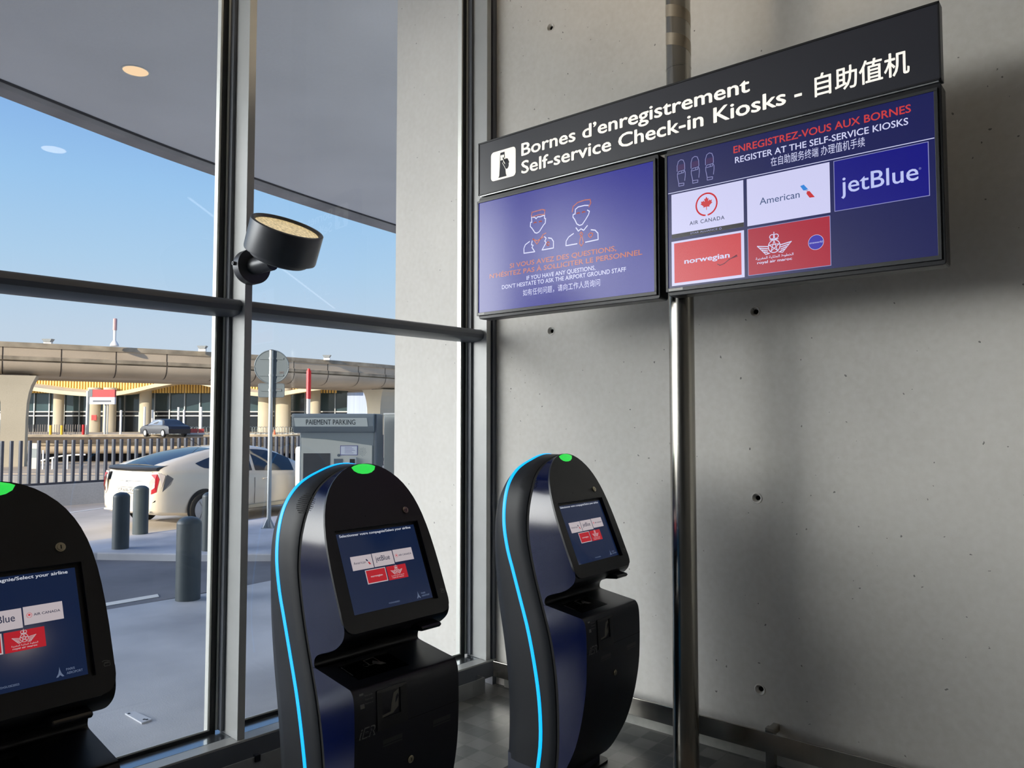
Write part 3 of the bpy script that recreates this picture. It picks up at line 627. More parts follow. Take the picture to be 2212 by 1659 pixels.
# ------------------------------------------------------------------ check-in kiosks
TL = R(23.3); TC, TS = math.cos(TL), math.sin(TL)
ARCH = [(.204, .05), (.208, .12), (.216, .25), (.222, .40), (.225, .60), (.226, .80), (.228, .95), (.2285, 1.08), (.226, 1.15), (.221, 1.21), (.212, 1.262), (.200, 1.303), (.184, 1.338), (.163, 1.370), (.137, 1.397), (.107, 1.419), (.075, 1.435), (.040, 1.445), (.012, 1.4485)]
G_TAB = [(1.46, -.100), (1.43, -.112), (1.39, -.124), (1.35, -.129), (1.29, -.129), (1.2, -.135), (1.1, -.132), (1.0, -.113), (.9, -.087), (.8, -.056), (.66, -.012), (.52, .013), (.39, .022), (.23, .02), (.11, .006), (.02, -.01)]
S_TAB = [(1.46, -.185), (1.428, -.203), (1.405, -.226), (1.372, -.247), (1.31, -.262), (1.21, -.266), (1.117, -.260), (1.014, -.238), (.954, -.217), (.815, -.171), (.68, -.126), (.544, -.093), (.41, -.07), (.29, -.063), (.19, -.068), (.09, -.086), (.02, -.1)]
B_TAB = [(1.46, -.205), (1.428, -.222), (1.405, -.246), (1.372, -.268), (1.31, -.305), (1.2, -.342), (1.02, -.355), (.89, -.355), (.745, -.343), (.62, -.322), (.48, -.304), (.355, -.296), (.23, -.299), (.1, -.308), (.02, -.31)]
gq, sq, bq = interp(G_TAB), interp(S_TAB), interp(B_TAB)
ARC = cr(ARCH, 4); wz = lambda z: float(np.interp(z, [a[1] for a in ARC], [a[0] for a in ARC]))
FP = cr([(.012, .052), (.05, .10), (.112, .215), (.150, .335), (.171, .44), (.180, .52), (.1825, .62), (.181, .70), (.178, .735), (.173, .754), (.164, .767), (.152, .7725), (.10, .7805), (.04, .790), (-.02, .7995), (-.034, .806), (-.035, .818), (-.030, .832), (-.015, .8445), (.012, .855), (.045, .8655), (.078, .8795), (.102, .896), (.119, .913), (.127, .930), (.1285, .944), (.1245, .962), (.113, .990)], 3)
FP += [(.4307 * (1.228 - z) + .0105, z) for z in (1.03, 1.08, 1.13, 1.18, 1.22, 1.26, 1.29, 1.32, 1.345, 1.37, 1.39, 1.41, 1.425, 1.437, 1.444, 1.4475)]
fk = lambda s, q, z: (s, -q, z)
def fs(a, e, d): return (a, -(-e * TS + d * TC), 1.228 + e * TC + d * TS)     # screen plane: a across, e up the slope, d off it
def make_kiosk():
    root = empty('check_in_kiosk', (0, 0, 0))
    mb = MB()
    rr = lambda h, q0, q1, z: [(a, -b, z) for a, b in rrect(-h, h, q0, q1, .03, 4)]
    mb.loft([rr(.19, -.285, -.005, .012), rr(.19, -.285, -.005, .10)], mat('pedestal_grey', (44, 48, 62), .5)); mb.loft([rr(.22, -.31, .02, 0), rr(.22, -.31, .02, .012)], M_shell)
    mb.build('pedestal', root, smooth=40)
    # grey shell wrapping sides, top and back
    rings = []
    for w_, z in ARC:
        if z < .066: continue
        g, s_, b_ = gq(z), sq(z), bq(z); D = s_ - b_; bl = .0 if z > .09 else .004
        left = [(-w_ + .010, g + .001), (-w_ + .003, g), (-w_, g - .003), (-w_, g + .5 * (s_ - g)), (-w_, s_), (-w_ * .998, s_ - .2 * D), (-w_ * .975, s_ - .55 * D), (-w_ * .90, s_ - .82 * D), (-w_ * .72, s_ - .95 * D), (-w_ * .4, s_ - D)]
        ring = left + [(0, b_ - .002)] + [(-a, b) for a, b in reversed(left)]
        rings.append([fk(a, b, z) for a, b in ring])
    mb = MB(); mb.loft(rings, M_shell); sh = mb.build('shell', root, smooth=50)
    # speaker holes in the side of the shell
    mb = MB(); random.seed(3)
    for sgn in (-1, 1):
        for i in range(-7, 8):
            for j in range(-6, 7):
                q = -.148 + i * .0068 + (j % 2) * .0034; z = 1.322 + j * .0062
                if ((i * .0068 + (j % 2) * .0034) / .046) ** 2 + (j * .0062 / .036) ** 2 > 1: continue
                w_ = wz(z); w2 = wz(z + .002); tl = Vector((w2 - w_, 0, .002)).normalized(); nr = Vector((tl.z, 0, -tl.x))
                c = Vector((w_, -q, z)) + nr * .0008
                P = [c + (Vector((0, 1, 0)) * math.cos(R(60 * k)) + tl * math.sin(R(60 * k))) * .0022 for k in range(6)]
                mb.poly([(sgn * p.x, p.y, p.z) for p in (P if sgn < 0 else reversed(P))], M_dark)
    mb.build('speaker_grille', sh)
    # LED line running up one side, over the top and down the other
    path = [(-a, z) for a, z in ARC if z > .07] + [(a, z) for a, z in reversed(ARC) if z > .07]
    rows = []
    for i, (a, z) in enumerate(path):
        p, n_ = path[max(i - 1, 0)], path[min(i + 1, len(path) - 1)]; t_ = np.array((n_[0] - p[0], n_[1] - p[1])); t_ /= np.hypot(*t_); nx, nz = -t_[1], t_[0]
        q = sq(z); k = .009
        rows.append([fk(a + nx * o_, q + dq, z + nz * o_) for dq, o_ in ((-k, -.002), (-k, .0015), (-k * .4, .003), (k * .4, .003), (k, .0015), (k, -.002))])
    mb = MB(); mb.grid(rows, M_led); mb.build('led_strip', root, smooth=60)
    # black seam between shell and body
    rows = [[fk(a - np.sign(a) * .004, gq(z) + dq, z) for dq in (-.002, .016)] for a, z in path]
    mb = MB(); mb.grid(rows, M_dark); mb.build('seam_gasket', root, smooth=60)
    # body: side panels, head face, recess, counter and lower front, all following one profile
    def half(z): return max(wz(z) - .0025, .004)
    def side(name, z0, z1, m, sgn):
        rows = []
        for q, z in FP:
            if z0 <= z <= z1:
                h = half(z) * sgn; g = gq(z) + .014; q = max(q, g + .0005)
                rows.append([fk(h, g + (q - g) * t_, z) for t_ in (0, .35, .7, 1)])
        mb = MB(); mb.grid(rows if sgn < 0 else [list(reversed(r_)) for r_ in rows], m); return mb.build(name, root, smooth=40)
    def front(name, z0, z1, m, lip=0.0):
        rows = []
        for q, z in FP:
            if z0 <= z <= z1:
                h = half(z); q = max(q, gq(z) + .0145)
                rows.append([fk(h * t_, q, z) for t_ in (-1, -.5, 0, .5, 1)])
        mb = MB(); mb.grid(rows, m); return mb.build(name, root, smooth=40)
    for sgn in (-1, 1):
        side('side_panel', .80, 1.46, M_navy, sgn); side('lower_side_panel', 0, .8005, M_navy, sgn)
    front('recess', .798, .9445, M_black); front('lower_front', 0, .7715, M_front)
    ct = front('counter', .766, .8005, mat('counter_top', (20, 22, 30), .33))
    # head face with a rounded outline standing proud of the side panels
    hp = [(half(z) + .001, (1.228 - z) / -TC) for q, z in FP if z >= .985]
    out = [(a, e) for a, e in hp] + [(-a, e) for a, e in reversed(hp)]
    low = [(-.2275, -.265), (-.227, -.283), (-.224, -.300), (-.217, -.314), (-.206, -.322), (-.19, -.326), (.19, -.326), (.206, -.322), (.217, -.314), (.224, -.300), (.227, -.283), (.2275, -.265)]
    SW, SH = .338, .268
    mb = MB()
    # face plate as a ring around the screen opening
    O2 = [(-SW / 2 - .012, .010), (SW / 2 + .012, .010), (SW / 2 + .012, -SH - .008), (-SW / 2 - .012, -SH - .008)]
    ring_o = list(reversed(out + low)); n_ = len(ring_o)
    def near(a, e):      # matching point on the opening for a point of the outline
        cx, cy = 0, -.13; dx, dy = a - cx, e - cy
        k = min(abs((SW / 2 + .012) / dx) if dx else 9, abs(((.010 if dy > 0 else -SH - .008) - cy) / dy) if dy else 9)
        return (cx + dx * k, cy + dy * k)
    inn = [near(*p) for p in ring_o]
    for cxy in O2:       # snap the corners
        j = min(range(n_), key=lambda i: math.hypot(inn[i][0] - cxy[0], inn[i][1] - cxy[1])); inn[j] = cxy
    mb.grid([[fs(*p, .0125) for p in ring_o], [fs(*p, .0125) for p in inn]], M_black, cu=True)
    mb.grid([[fs(*p, .003) for p in ring_o], [fs(*p, .0125) for p in ring_o]], M_black, cu=True)
    mb.grid([[fs(*p, .0125) for p in inn], [fs(*p, -.002) for p in inn]], M_black, cu=True)
    hd = mb.build('head_panel', root, smooth=30)
    mb = MB()
    cap = [(-.052, .2265), (-.045, .2135), (-.03, .2045), (-.012, .2005), (.012, .2005), (.03, .2045), (.045, .2135), (.052, .2265)]
    top_ = [(.052, .2265), (.04, .232), (.02, .2365), (0, .2378), (-.02, .2365), (-.04, .232), (-.052, .2265)]
    P = cap + top_[1:-1]; c = (0, .219)
    for k0, k1, d0, d1 in ((1, 1, .010, .0135), (1, .6, .0135, .0175), (.6, .001, .0175, .019)):
        mb.grid([[fs(c[0] + (a - c[0]) * k0, c[1] + (e - c[1]) * k0, d0) for a, e in P], [fs(c[0] + (a - c[0]) * k1, c[1] + (e - c[1]) * k1, d1) for a, e in P]], M_green, cu=True)
    mb.build('status_light', root, smooth=70)
    # touch screen and what it shows
    sn = glow('kiosk_screen_blue', (15, 29, 58), 1.0, .1); tw = glow('kiosk_tile_white', (178, 168, 172)); ti = glow('kiosk_ink', (36, 42, 66)); tr_ = glow('kiosk_red', (168, 28, 40)); tt = glow('kiosk_text', (186, 190, 200)); fa = glow('kiosk_faint', (92, 104, 128))
    mb = MB(); mb.poly([fs(-SW / 2 - .013, -SH - .009, -.002), fs(SW / 2 + .013, -SH - .009, -.002), fs(SW / 2 + .013, .011, -.002), fs(-SW / 2 - .013, .011, -.002)], M_black)
    mb.poly([fs(-SW / 2, -SH, -.0012), fs(SW / 2, -SH, -.0012), fs(SW / 2, 0, -.0012), fs(-SW / 2, 0, -.0012)], sn); sr = mb.build('touch_screen', root)
    d = -.0006; dd = -.0002; d3 = .0002
    mb = MB(); mb.text('Selectionner votre compagnie/Select your airline', -.158, -.0125, .0085, tt, fs, d, width=.309, bold=.035)
    mb.build('heading', sr); mb = MB(); mb.text('PCDGU2E2022', -.024, -.257, .0045, fa, fs, d, width=.046, bold=.03)
    mb.build('terminal_number', sr); mb = MB(); mb.text('PARIS', .122, -.2485, .0055, fa, fs, d, width=.019, bold=.02); mb.text('AEROPORT', .122, -.2575, .0055, fa, fs, d, width=.036, bold=.02)
    mb.poly([fs(a, e, d) for a, e in ((.0985, -.260), (.104, -.252), (.1065, -.243), (.1075, -.236), (.1085, -.243), (.111, -.252), (.1165, -.260), (.112, -.260), (.1075, -.2555), (.103, -.260))], fa)
    mb.build('airport_mark', sr)
    def tl_(x0, x1, e0, e1, m):
        mb = MB(); mb.poly([fs(x0, e1, d), fs(x1, e1, d), fs(x1, e0, d), fs(x0, e0, d)], m); return mb
    mb = tl_(-.1355, -.049, -.0815, -.1285, tw); mb.text('American', -.127, -.109, .0088, ti, fs, dd, width=.049); aa_mark(mb, -.0765, -.097, .34, ti, tr_, fs, dd); mb.build('airline_button', sr)
    mb = tl_(-.046, .041, -.081, -.128, tw); mb.text('jetBlue', -.035, -.1095, .0175, ti, fs, dd, width=.061, bold=.012); mb.build('airline_button', sr)
    mb = tl_(.0445, .1305, -.080, -.1235, tw); leaf(mb, .0565, -.1015, .0062, glow('leaf_red', (196, 40, 48)), fs, dd); mb.text('AIR CANADA', .066, -.1045, .006, ti, fs, dd, width=.058, bold=.02); mb.build('airline_button', sr)
    mb = tl_(-.0895, -.004, -.133, -.1805, tw); mb.poly([fs(*p, dd) for p in ((-.0865, -.1775), (-.007, -.1775), (-.007, -.1355), (-.0865, -.1355))], tr_); mb.text('norwegian', -.071, -.1595, .0062, tw, fs, d3, width=.049, bold=.04); mb.build('airline_button', sr)
    mb = tl_(0, .0855, -.1335, -.181, tr_); ram(mb, .041, -.1525, .36, tw, fs, dd); mb.build('airline_button', sr)
    # lock, camera, contactless mark
    def lock(M):
        mb = MB(M); mb.lathe([(.0125, 0), (.0125, .003), (.0115, .004), (.009, .004), (.0085, .0055), (0, .0055)], M_chrome, 24); mb.box(-.0012, .0012, -.005, .005, .0055, .0058, M_dark); return mb.build('lock', root, smooth=30)
    lock(Matrix.Translation(fs(.137, .053, .0127)) @ Matrix.Rotation(R(90) - TL, 4, 'X'))
    mb = MB(); mb.poly([fs(-.044 + .003 * math.cos(R(30 * i)), .048 + .003 * math.sin(R(30 * i)), .0127) for i in range(12)], M_dark); mb.build('camera_eye', root)
    grey = mat('printed_grey', (112, 112, 112), .6)
    mb = MB(); mb.stroke(rrect(.2025, .2165, -.2605, -.2535, .0015, 2), .0012, .0128, grey, fs, True); mb.stroke([(.199, -.2485), (.204, -.2465), (.21, -.2475), (.217, -.251)], .0014, .0128, grey, fs); mb.stroke([(.204, -.2515), (.213, -.2515)], .0012, .0128, grey, fs); mb.build('contactless_mark', root)
    # card reader tongue under the head
    mb = MB(); P = [(-.02, .925), (.06, .921), (.10, .912), (.150, .905), (.158, .899), (.150, .889), (.09, .884), (.02, .868), (-.02, .856)]
    mb.prism(P, .075, .165, M_black, lambda a, b, d: fk(d, a, b)); mb.build('card_reader', root, bevel=.004)
    # passport reader window in the counter
    def ftab(a, q, d): return (a, -q, .7965 - .164 * q + d - .0005)
    mb = MB(); mb.poly([ftab(a, q, .0012) for a, q in ((-.16, .142), (.05, .142), (.05, .005), (-.16, .005))], mat('reader_glass', (6, 6, 8), .08, spec=.6)); rg = mb.build('reader_glass', ct)
    mb = MB(); mb.stroke([(-.062, .013), (-.018, .010), (-.018, .05), (-.062, .052)], .003, .0016, grey, ftab, True)
    mb.poly([ftab(a, q, .0016) for a, q in ((-.05, .045), (-.035, .028), (-.012, .052), (-.008, .068), (-.03, .066))], grey); mb.stroke(ell(-.075, .045, .010, .009, 14), .002, .0016, grey, ftab, True)
    mb.stroke([(-.154, .018), (-.156, .082)], .004, .0016, mat('printed_dim', (60, 60, 62), .6), ftab); mb.build('passport_pictogram', rg)
    # lower front: printer mouth, label, maker's mark, slots, lock
    def ff(a, z, d):
        q = float(np.interp(z, [p[1] for p in FP[:30]], [p[0] for p in FP[:30]])); return (a, -(q + d), z)
    mb = MB()
    Oq = rrect(-.137, -.013, .628, .752, .006, 3); Iq = [(max(-.118, min(-.042, a)), max(.664, min(.742, z))) for a, z in Oq]
    mb.grid([[ff(*p, .001) for p in Oq], [ff(*p, .005) for p in Oq], [ff(*p, .005) for p in Iq], [ff(*p, -.03) for p in Iq]], M_black, cu=True); mb.poly([ff(*p, -.03) for p in Iq], M_dark)
    pr = mb.build('printer_mouth', root)
    mb = MB(); G2 = mat('printer_flap', (96, 94, 88), .4); mb.poly([ff(a, z, -.002) for a, z in ((-.116, .666), (-.088, .686), (-.088, .694), (-.116, .716))], G2); mb.poly([ff(a, z, .001) for a, z in ((-.082, .672), (-.072, .668), (-.05, .684), (-.046, .738), (-.068, .730), (-.078, .7))], G2); mb.poly([ff(a, z, .002) for a, z in ((-.116, .664), (-.076, .669), (-.078, .676), (-.116, .672))], G2); mb.build('flap', pr)
    def ff2(a, z, d): return ff(a, z, d + .001)
    mb = MB(); mb.poly([ff2(a, z, .0005) for a, z in ((-.200, .713), (-.184, .713), (-.184, .757), (-.200, .757))], grey)
    for k, t_ in enumerate(('Ecran tactile', 'Touch screen', 'Retirez ici')): mb.text(t_, -.181, .746 - k * .0115, .005, grey, ff2, .0005, width=.03)
    mb.build('label', root)
    mb = MB(); mb.text('iER', -.206, .622, .032, grey, ff2, .0005, width=.062, bold=.03, shear=.3); mb.text('iER', -.2025, .6245, .026, M_front, ff2, .0009, width=.055, bold=-.006, shear=.3); mb.build('maker_mark', root)
    for a in (-.073, .142):
        mb = MB(); mb.poly([ff2(x, z, .0008) for x, z in ((a - .04, .580), (a + .04, .580), (a + .04, .594), (a - .04, .594))], mat('slot_grey', (44, 44, 46), .4)); mb.poly([ff2(x, z, .001) for x, z in ((a - .04, .572), (a + .04, .572), (a + .04, .5765), (a - .04, .5765))], mat('slot_grey')); mb.build('slot', root)
    lock(Matrix.Translation(ff(.006, .497, .0005)) @ Matrix.Rotation(R(92), 4, 'X'))
    mb = MB(); mb.stroke([(-.222, .629), (.222, .629)], .002, .0006, M_dark, ff); mb.build('panel_seam', root)
    return root
kiosk = make_kiosk()
KP = [((.645, 2.12), 2.4, 'check-in kiosk at the left edge, cut off by the frame, closest to the camera'),
      ((1.763, 2.051), 1.6, 'middle check-in kiosk with bright blue light strip, between the mullion and the corner'),
      ((2.919, 1.987), 4.2, 'farthest check-in kiosk, standing below the screens just left of the steel pole')]
for i, ((x, y), an, lab) in enumerate(KP):
    o = kiosk if i == 0 else copy_tree(kiosk)
    o.location = (x, y, 0); o.rotation_euler = (0, 0, AW + R(an)); tag(o, lab, 'check-in kiosk', 'self-service check-in kiosks')

# ------------------------------------------------------------------ outside: street furniture
M_boll = mat('bollard_grey', (64, 74, 78), .42, noise=(4, .08))
def bollard(x, y, z, r, h, label):
    root = empty('bollard', (x, y, z), 0, label, 'bollard', 'grey steel bollards')
    mb = MB(); mb.lathe([(r, 0), (r, h - r * .62)], M_boll, 36); mb.build('post', root, smooth=40)
    k = h - r * .60
    mb = MB(); mb.lathe([(r * .97, k - .012), (r * 1.0, k), (r * .98, k + r * .1), (r * .86, k + r * .3), (r * .62, k + r * .47), (r * .3, k + r * .57), (0, k + r * .6)], M_boll, 36); mb.build('cap', root, smooth=60)
bollard(4.19, 7.93, -.3, .127, .885, 'nearest grey bollard, standing on the pavement in front of the middle mullion')
bollard(4.93, 11.26, -.2, .112, .80, 'grey bollard at the island kerb, left of the one beside the car tail')
bollard(5.77, 12.48, -.2, .117, .78, 'grey bollard just behind the white car, overlapping its tail')
bollard(5.66, 10.13, -.2, .112, .82, 'grey bollard half hidden by the middle mullion beside the rear wheel')
# round sign seen from behind
M_galv = mat('galvanised_steel', (172, 178, 180), .35, .6, noise=(12, .06))
M_sback = mat('sign_back', (104, 116, 124), .5, .2)
va = math.atan2(RT.y, RT.x) + R(8)
rs = empty('road_sign', (7.49, 11.5, -.2), va, 'road sign on a galvanised post seen from behind, round plate over a small rectangle', 'road sign')
mb = MB(); mb.cyl((0, 0, 0), (0, 0, 3.04), .035, M_galv, n=20); mb.cyl((0, 0, 3.04), (0, 0, 3.05), .037, M_black, n=20); mb.build('post', rs, smooth=40)
mb = MB()
for k in range(4): a = R(45 + 90 * k); mb.prism([(.03, 0), (.12, 0), (.035, .16)], -.004, .004, M_galv, lambda p, q, d, a=a: (p * math.cos(a) - d * math.sin(a), p * math.sin(a) + d * math.cos(a), q))
mb.box(-.11, .11, -.11, .11, 0, .008, M_galv); mb.build('foot', rs)
mb = MB(); mb.cyl((0, .045, 2.76), (0, .053, 2.76), .285, M_sback, n=56); mb.tube([(.285 * math.cos(R(8 * i)), .048, 2.76 + .285 * math.sin(R(8 * i))) for i in range(45)], .011, M_sback, 8, closed=True); mb.build('round_plate', rs, smooth=40)
mb = MB(); mb.prism(rrect(-.215, .215, 2.235, 2.465, .03), .045, .056, M_sback, lambda a, b, d: (a, d, b)); mb.tube([(a, .05, b) for a, b in rrect(-.215, .215, 2.235, 2.465, .03)], .008, M_sback, 6, closed=True); mb.build('small_plate', rs, smooth=40)
for z, hw in ((2.90, .2), (2.61, .2), (2.35, .17)):
    mb = MB(); mb.box(-hw, hw, .034, .045, z - .015, z + .015, M_sback); mb.lathe([(.042, -.018), (.042, .018), (.034, .018), (.034, -.018)], M_galv, 18, Matrix.Translation((0, 0, z))); mb.build('clamp', rs)
for a, z in ((.13, 2.66), (.09, 2.36)):
    mb = MB(); mb.box(a, a + .075, .042, .044, z - .02, z + .02, mat('sticker_dim', (70, 74, 80), .6)); mb.stroke([(a + .008, z - .012), (a + .068, z - .012), (a + .068, z + .012), (a + .008, z + .012)], .004, 0, mat('sticker_line', (150, 140, 140), .6), lambda p, q, d: (p, .0415, q), True); mb.build('sticker', rs)
# parking payment machine
M_pm = mat('machine_light', (196, 198, 190), .45); M_pg = mat('machine_grey', (126, 136, 142), .42); M_pd = mat('machine_dark', (92, 102, 112), .42)
pa = math.atan2(-.8, .6) + R(2)
pm = empty('payment_machine', (6.20, 7.93, -.3), pa, 'grey parking payment machine with PAIEMENT PARKING header, on the pavement behind the middle kiosk', 'ticket machine')
mb = MB(); mb.box(-.53, .44, 0, .42, 0, 1.78, M_pg); mb.build('body', pm, bevel=.012)
mb = MB(); mb.box(.441, .47, -.02, .42, 0, 2.0, M_pd); mb.build('side_cheek', pm, bevel=.006)
mb = MB(); mb.prism([(-.505, .02), (.41, .02), (.41, 1.60), (.30, 1.615), (.1, 1.645), (-.2, 1.68), (-.505, 1.70)], -.012, 0, M_pm, lambda a, b, d: (a, d, b)); mb.build('front_plate', pm, bevel=.003)
hdp = [(.42, 1.765), (.0, 1.762), (-.06, 1.79), (-.115, 1.85), (-.13, 1.97), (-.11, 2.005), (-.02, 2.01), (.42, 2.01)]
mb = MB(); mb.loft([[(x, a, z) for a, z in hdp] for x in (-.60, .44)], M_pg); mb.build('header', pm, smooth=30)
fh = lambda a, b, d: (a, -.1165 - (b - 1.86) * .125 - d, b)
mb = MB(); mb.poly([fh(a, b, .003) for a, b in ((-.555, 1.845), (.375, 1.845), (.36, 1.955), (-.57, 1.955))], mat('header_panel', (196, 202, 198), .4)); hp_ = mb.build('header_panel', pm)
mb = MB(); mb.text('PAIEMENT PARKING', -.10, 1.869, .066, mat('header_ink', (44, 50, 54), .6), fh, .005, width=.63, align='c', bold=.006); mb.build('lettering', hp_)
fp = lambda a, b, d: (a, -.012 - d, b)
mb = MB(); mb.prism([(-.475, 1.05), (-.13, 1.05), (-.13, 1.50), (-.475, 1.50)], .001, .004, mat('machine_screen', (70, 72, 76), .12, spec=.7), fp); mb.build('screen', pm)
mb = MB(); mb.prism([(-.08, 1.15), (.035, 1.15), (.035, 1.43), (-.08, 1.43)], .001, .004, M_pd, fp); mb.build('display_slot', pm)
mb = MB(); mb.prism(rrect(.12, .215, 1.35, 1.45, .012, 3), 0, .05, mat('reader_silver', (190, 194, 196), .35), fp); mb.prism([(.135, 1.365), (.2, 1.365), (.2, 1.43), (.135, 1.43)], .051, .053, M_black, fp); mb.build('card_reader', pm)
mb = MB(); mb.prism([(0, 1.475), (.225, 1.475), (.225, 1.60), (0, 1.60)], .001, .004, mat('notice_frame', (88, 90, 150), .5), fp); mb.prism([(.008, 1.483), (.217, 1.483), (.217, 1.592), (.008, 1.592)], .0045, .006, mat('notice_paper', (214, 218, 228), .5), fp)
for k in range(5): mb.stroke([(.06, 1.575 - k * .018), (.15 + .02 * (k % 3), 1.575 - k * .018)], .006, .007, mat('notice_ink', (140, 140, 180), .6), fp)
mb.build('notice', pm)
mb = MB()
for i in range(38):
    a, r = i * 2.4, .008 * math.sqrt(i); mb.poly([fp(.29 + r * math.cos(a) + .004 * math.cos(R(72 * k)), 1.52 + r * math.sin(a) * 1.15 + .004 * math.sin(R(72 * k)), .001) for k in range(5)], M_pd)
mb.build('speaker_holes', pm)
mb = MB(); mb.lathe([(.018, 0), (.018, .004), (.010, .005), (0, .005)], M_pd, 18, Matrix.Translation((-.02, -.013, 1.475)) @ Matrix.Rotation(R(90), 4, 'X')); mb.build('lock', pm)
cb = empty('service_cabinet', at(843, 10.3, -.3), pa - R(22), 'pale grey steel cabinet standing right beside the payment machine', 'cabinet')
mb = MB(); mb.box(-.10, .5, 0, .5, 0, 2.0, mat('cabinet_grey', (176, 180, 176), .45)); mb.build('body', cb, bevel=.01)
mb = MB(); mb.box(-.105, .505, -.005, .505, 2.0, 2.025, mat('cabinet_lid', (190, 192, 190), .4)); mb.build('lid', cb, bevel=.004)
# barrier arm standing upright and its white post, small exit column
M_white = mat('white_paint', (236, 234, 228), .45); M_red = mat('red_paint', (214, 30, 34), .4)
ba = empty('barrier', at(656, 16.2, -.35), 0, 'raised red and white barrier arm above the payment machine, on a white post', 'barrier')
mb = MB(); mb.lathe([(.155, 0), (.155, 1.36), (.15, 1.40), (.12, 1.43), (0, 1.44)], M_white, 28); mb.build('post', ba, smooth=40)
mb = MB(); mb.box(.09, .15, -.03, .03, 1.30, 2.45, M_white); mb.build('arm', ba)
mb = MB(); mb.box(.085, .155, -.035, .035, 2.45, 3.06, M_red); mb.cyl((.12, 0, 3.06), (.12, 0, 3.10), .03, M_red, n=12); mb.build('red_sleeve', ba)
mb = MB(); mb.stroke(ell(-.03, .92, .06, .06, 20), .014, 0, M_red, lambda a, b, d: (a, -.162, b), True); mb.build('round_pictogram', ba)

# ------------------------------------------------------------------ white hatchback car
M_car = mat('car_white_paint', (226, 216, 196), .22, .05, coat=.6); M_cg = mat('car_glass', (10, 14, 20), .06, spec=.9)
M_tyre = mat('tyre', (20, 20, 21), .8); M_rim = mat('alloy_rim', (186, 186, 186), .3, .7)
CH = R(10); cfx = Vector((math.cos(CH), math.sin(CH), 0)); cly = Vector((-math.sin(CH), math.cos(CH), 0))
car = empty('hatchback_car', Vector((7.46, 13.64, -.352)) + cly * .84, CH, 'pale white hatchback parked outside, its sunlit tail showing left of the middle mullion', 'car')
roof = interp([(-.96, .70), (-.90, 1.00), (-.80, 1.135), (-.5, 1.235), (0, 1.365), (.5, 1.45), (1.0, 1.485), (1.4, 1.485), (1.8, 1.43), (2.2, 1.29), (2.6, 1.10), (2.85, 1.0), (3.2, .90), (3.5, .74), (3.6, .6)])
belt = interp([(-.96, .66), (-.90, .90), (-.8, 1.04), (-.4, 1.06), (0, 1.03), (.6, .99), (1.2, .95), (2.0, .91), (2.7, .87), (3.2, .80), (3.5, .68), (3.6, .56)])
wid = interp([(-.96, .70), (-.90, .785), (-.75, .84), (-.3, .868), (.4, .872), (1.5, .872), (2.6, .868), (3.1, .83), (3.4, .72), (3.6, .5)])
bot = interp([(-.96, .36), (-.85, .28), (-.5, .24), (0, .2), (2.7, .2), (3.3, .22), (3.6, .3)])
def csec(x):
    w_, zb, zl, zr = wid(x), bot(x), belt(x), roof(x); hgt = max(zr - zl, .01); wr = max(w_ - .16 - .28 * min(1, hgt / .5) * .5, .3) if hgt > .05 else w_ * .86
    return [(0, zb), (w_ * .8, zb), (w_ * .965, zb + .06), (w_ * .99, zb + .2), (w_, (zb + zl) / 2), (w_ * .992, zl - .10), (w_ * .965, zl), ((w_ * .95 + wr) / 2 + .02, zl + hgt * .5), (wr + .03, zl + hgt * .86), (wr * .85, zl + hgt * .965), (wr * .4, zr), (0, zr)]
def ysurf(x, z):
    S = csec(x)[4:]; return float(np.interp(z, [p[1] for p in S], [p[0] for p in S]))
X = [-.96, -.93, -.88, -.82, -.74, -.6, -.45, -.3, -.1, .1, .35, .6, .9, 1.2, 1.5, 1.8, 2.1, 2.4, 2.7, 2.9, 3.1, 3.3, 3.45, 3.55, 3.6]
rings = []
for x in X:
    h_ = csec(x); rings.append([(x, -y, z) for y, z in h_] + [(x, y, z) for y, z in reversed(h_[1:-1])])
mb = MB(); mb.loft(rings, M_car); mb.build('body', car, smooth=50)
def cpatch(name, xs, lo, hi, m, off=.006, both=True, n=5):
    for sgn in ((-1, 1) if both else (-1,)):
        rows = []
        for x in xs:
            z0, z1 = lo(x), hi(x); rows.append([(x, sgn * (ysurf(x, z0 + (z1 - z0) * k / n) + off), z0 + (z1 - z0) * k / n) for k in range(n + 1)])
        mb = MB(); mb.grid(rows, m); mb.build(name, car, smooth=60)
ln = lambda a, b: (lambda x: float(np.interp(x, a, b)))
top_in = lambda x: belt(x) + (roof(x) - belt(x)) * .84
cpatch('rear_quarter_window', np.linspace(-.12, .36, 7), ln((-.12, .0, .36), (1.175, 1.09, 1.045)), lambda x: min(top_in(x), float(np.interp(x, (-.12, .12, .36), (1.178, 1.245, 1.30)))), M_cg)
cpatch('rear_door_window', np.linspace(.42, 1.18, 8), lambda x: belt(x) + .03, top_in, M_cg)
cpatch('front_door_window', np.linspace(1.26, 2.32, 10), lambda x: belt(x) + .03, lambda x: max(belt(x) + .035, top_in(x) - .0), M_cg)
rows = []
for x in np.linspace(-.74, .46, 9):
    w_ = csec(x)[9][0] * .93; rows.append([(x, w_ * t_, roof(x) + .012 - .02 * t_ * t_) for t_ in (-1, -.6, -.2, .2, .6, 1)])
mb = MB(); mb.grid(rows, mat('rear_glass', (10, 14, 22), .05, spec=1)); mb.build('hatch_glass', car, smooth=60)
mb = MB(); mb.loft([[(x + dx, y, z) for x, z in ((-.93, 1.075), (-.955, 1.105), (-.93, 1.135), (-.70, 1.165), (-.70, 1.13))] for y, dx in ((-.70, .06), (-.5, .0), (0, -.03), (.5, 0), (.70, .06))], mat('spoiler_dark', (40, 40, 42), .3)); mb.build('spoiler', car, smooth=40)
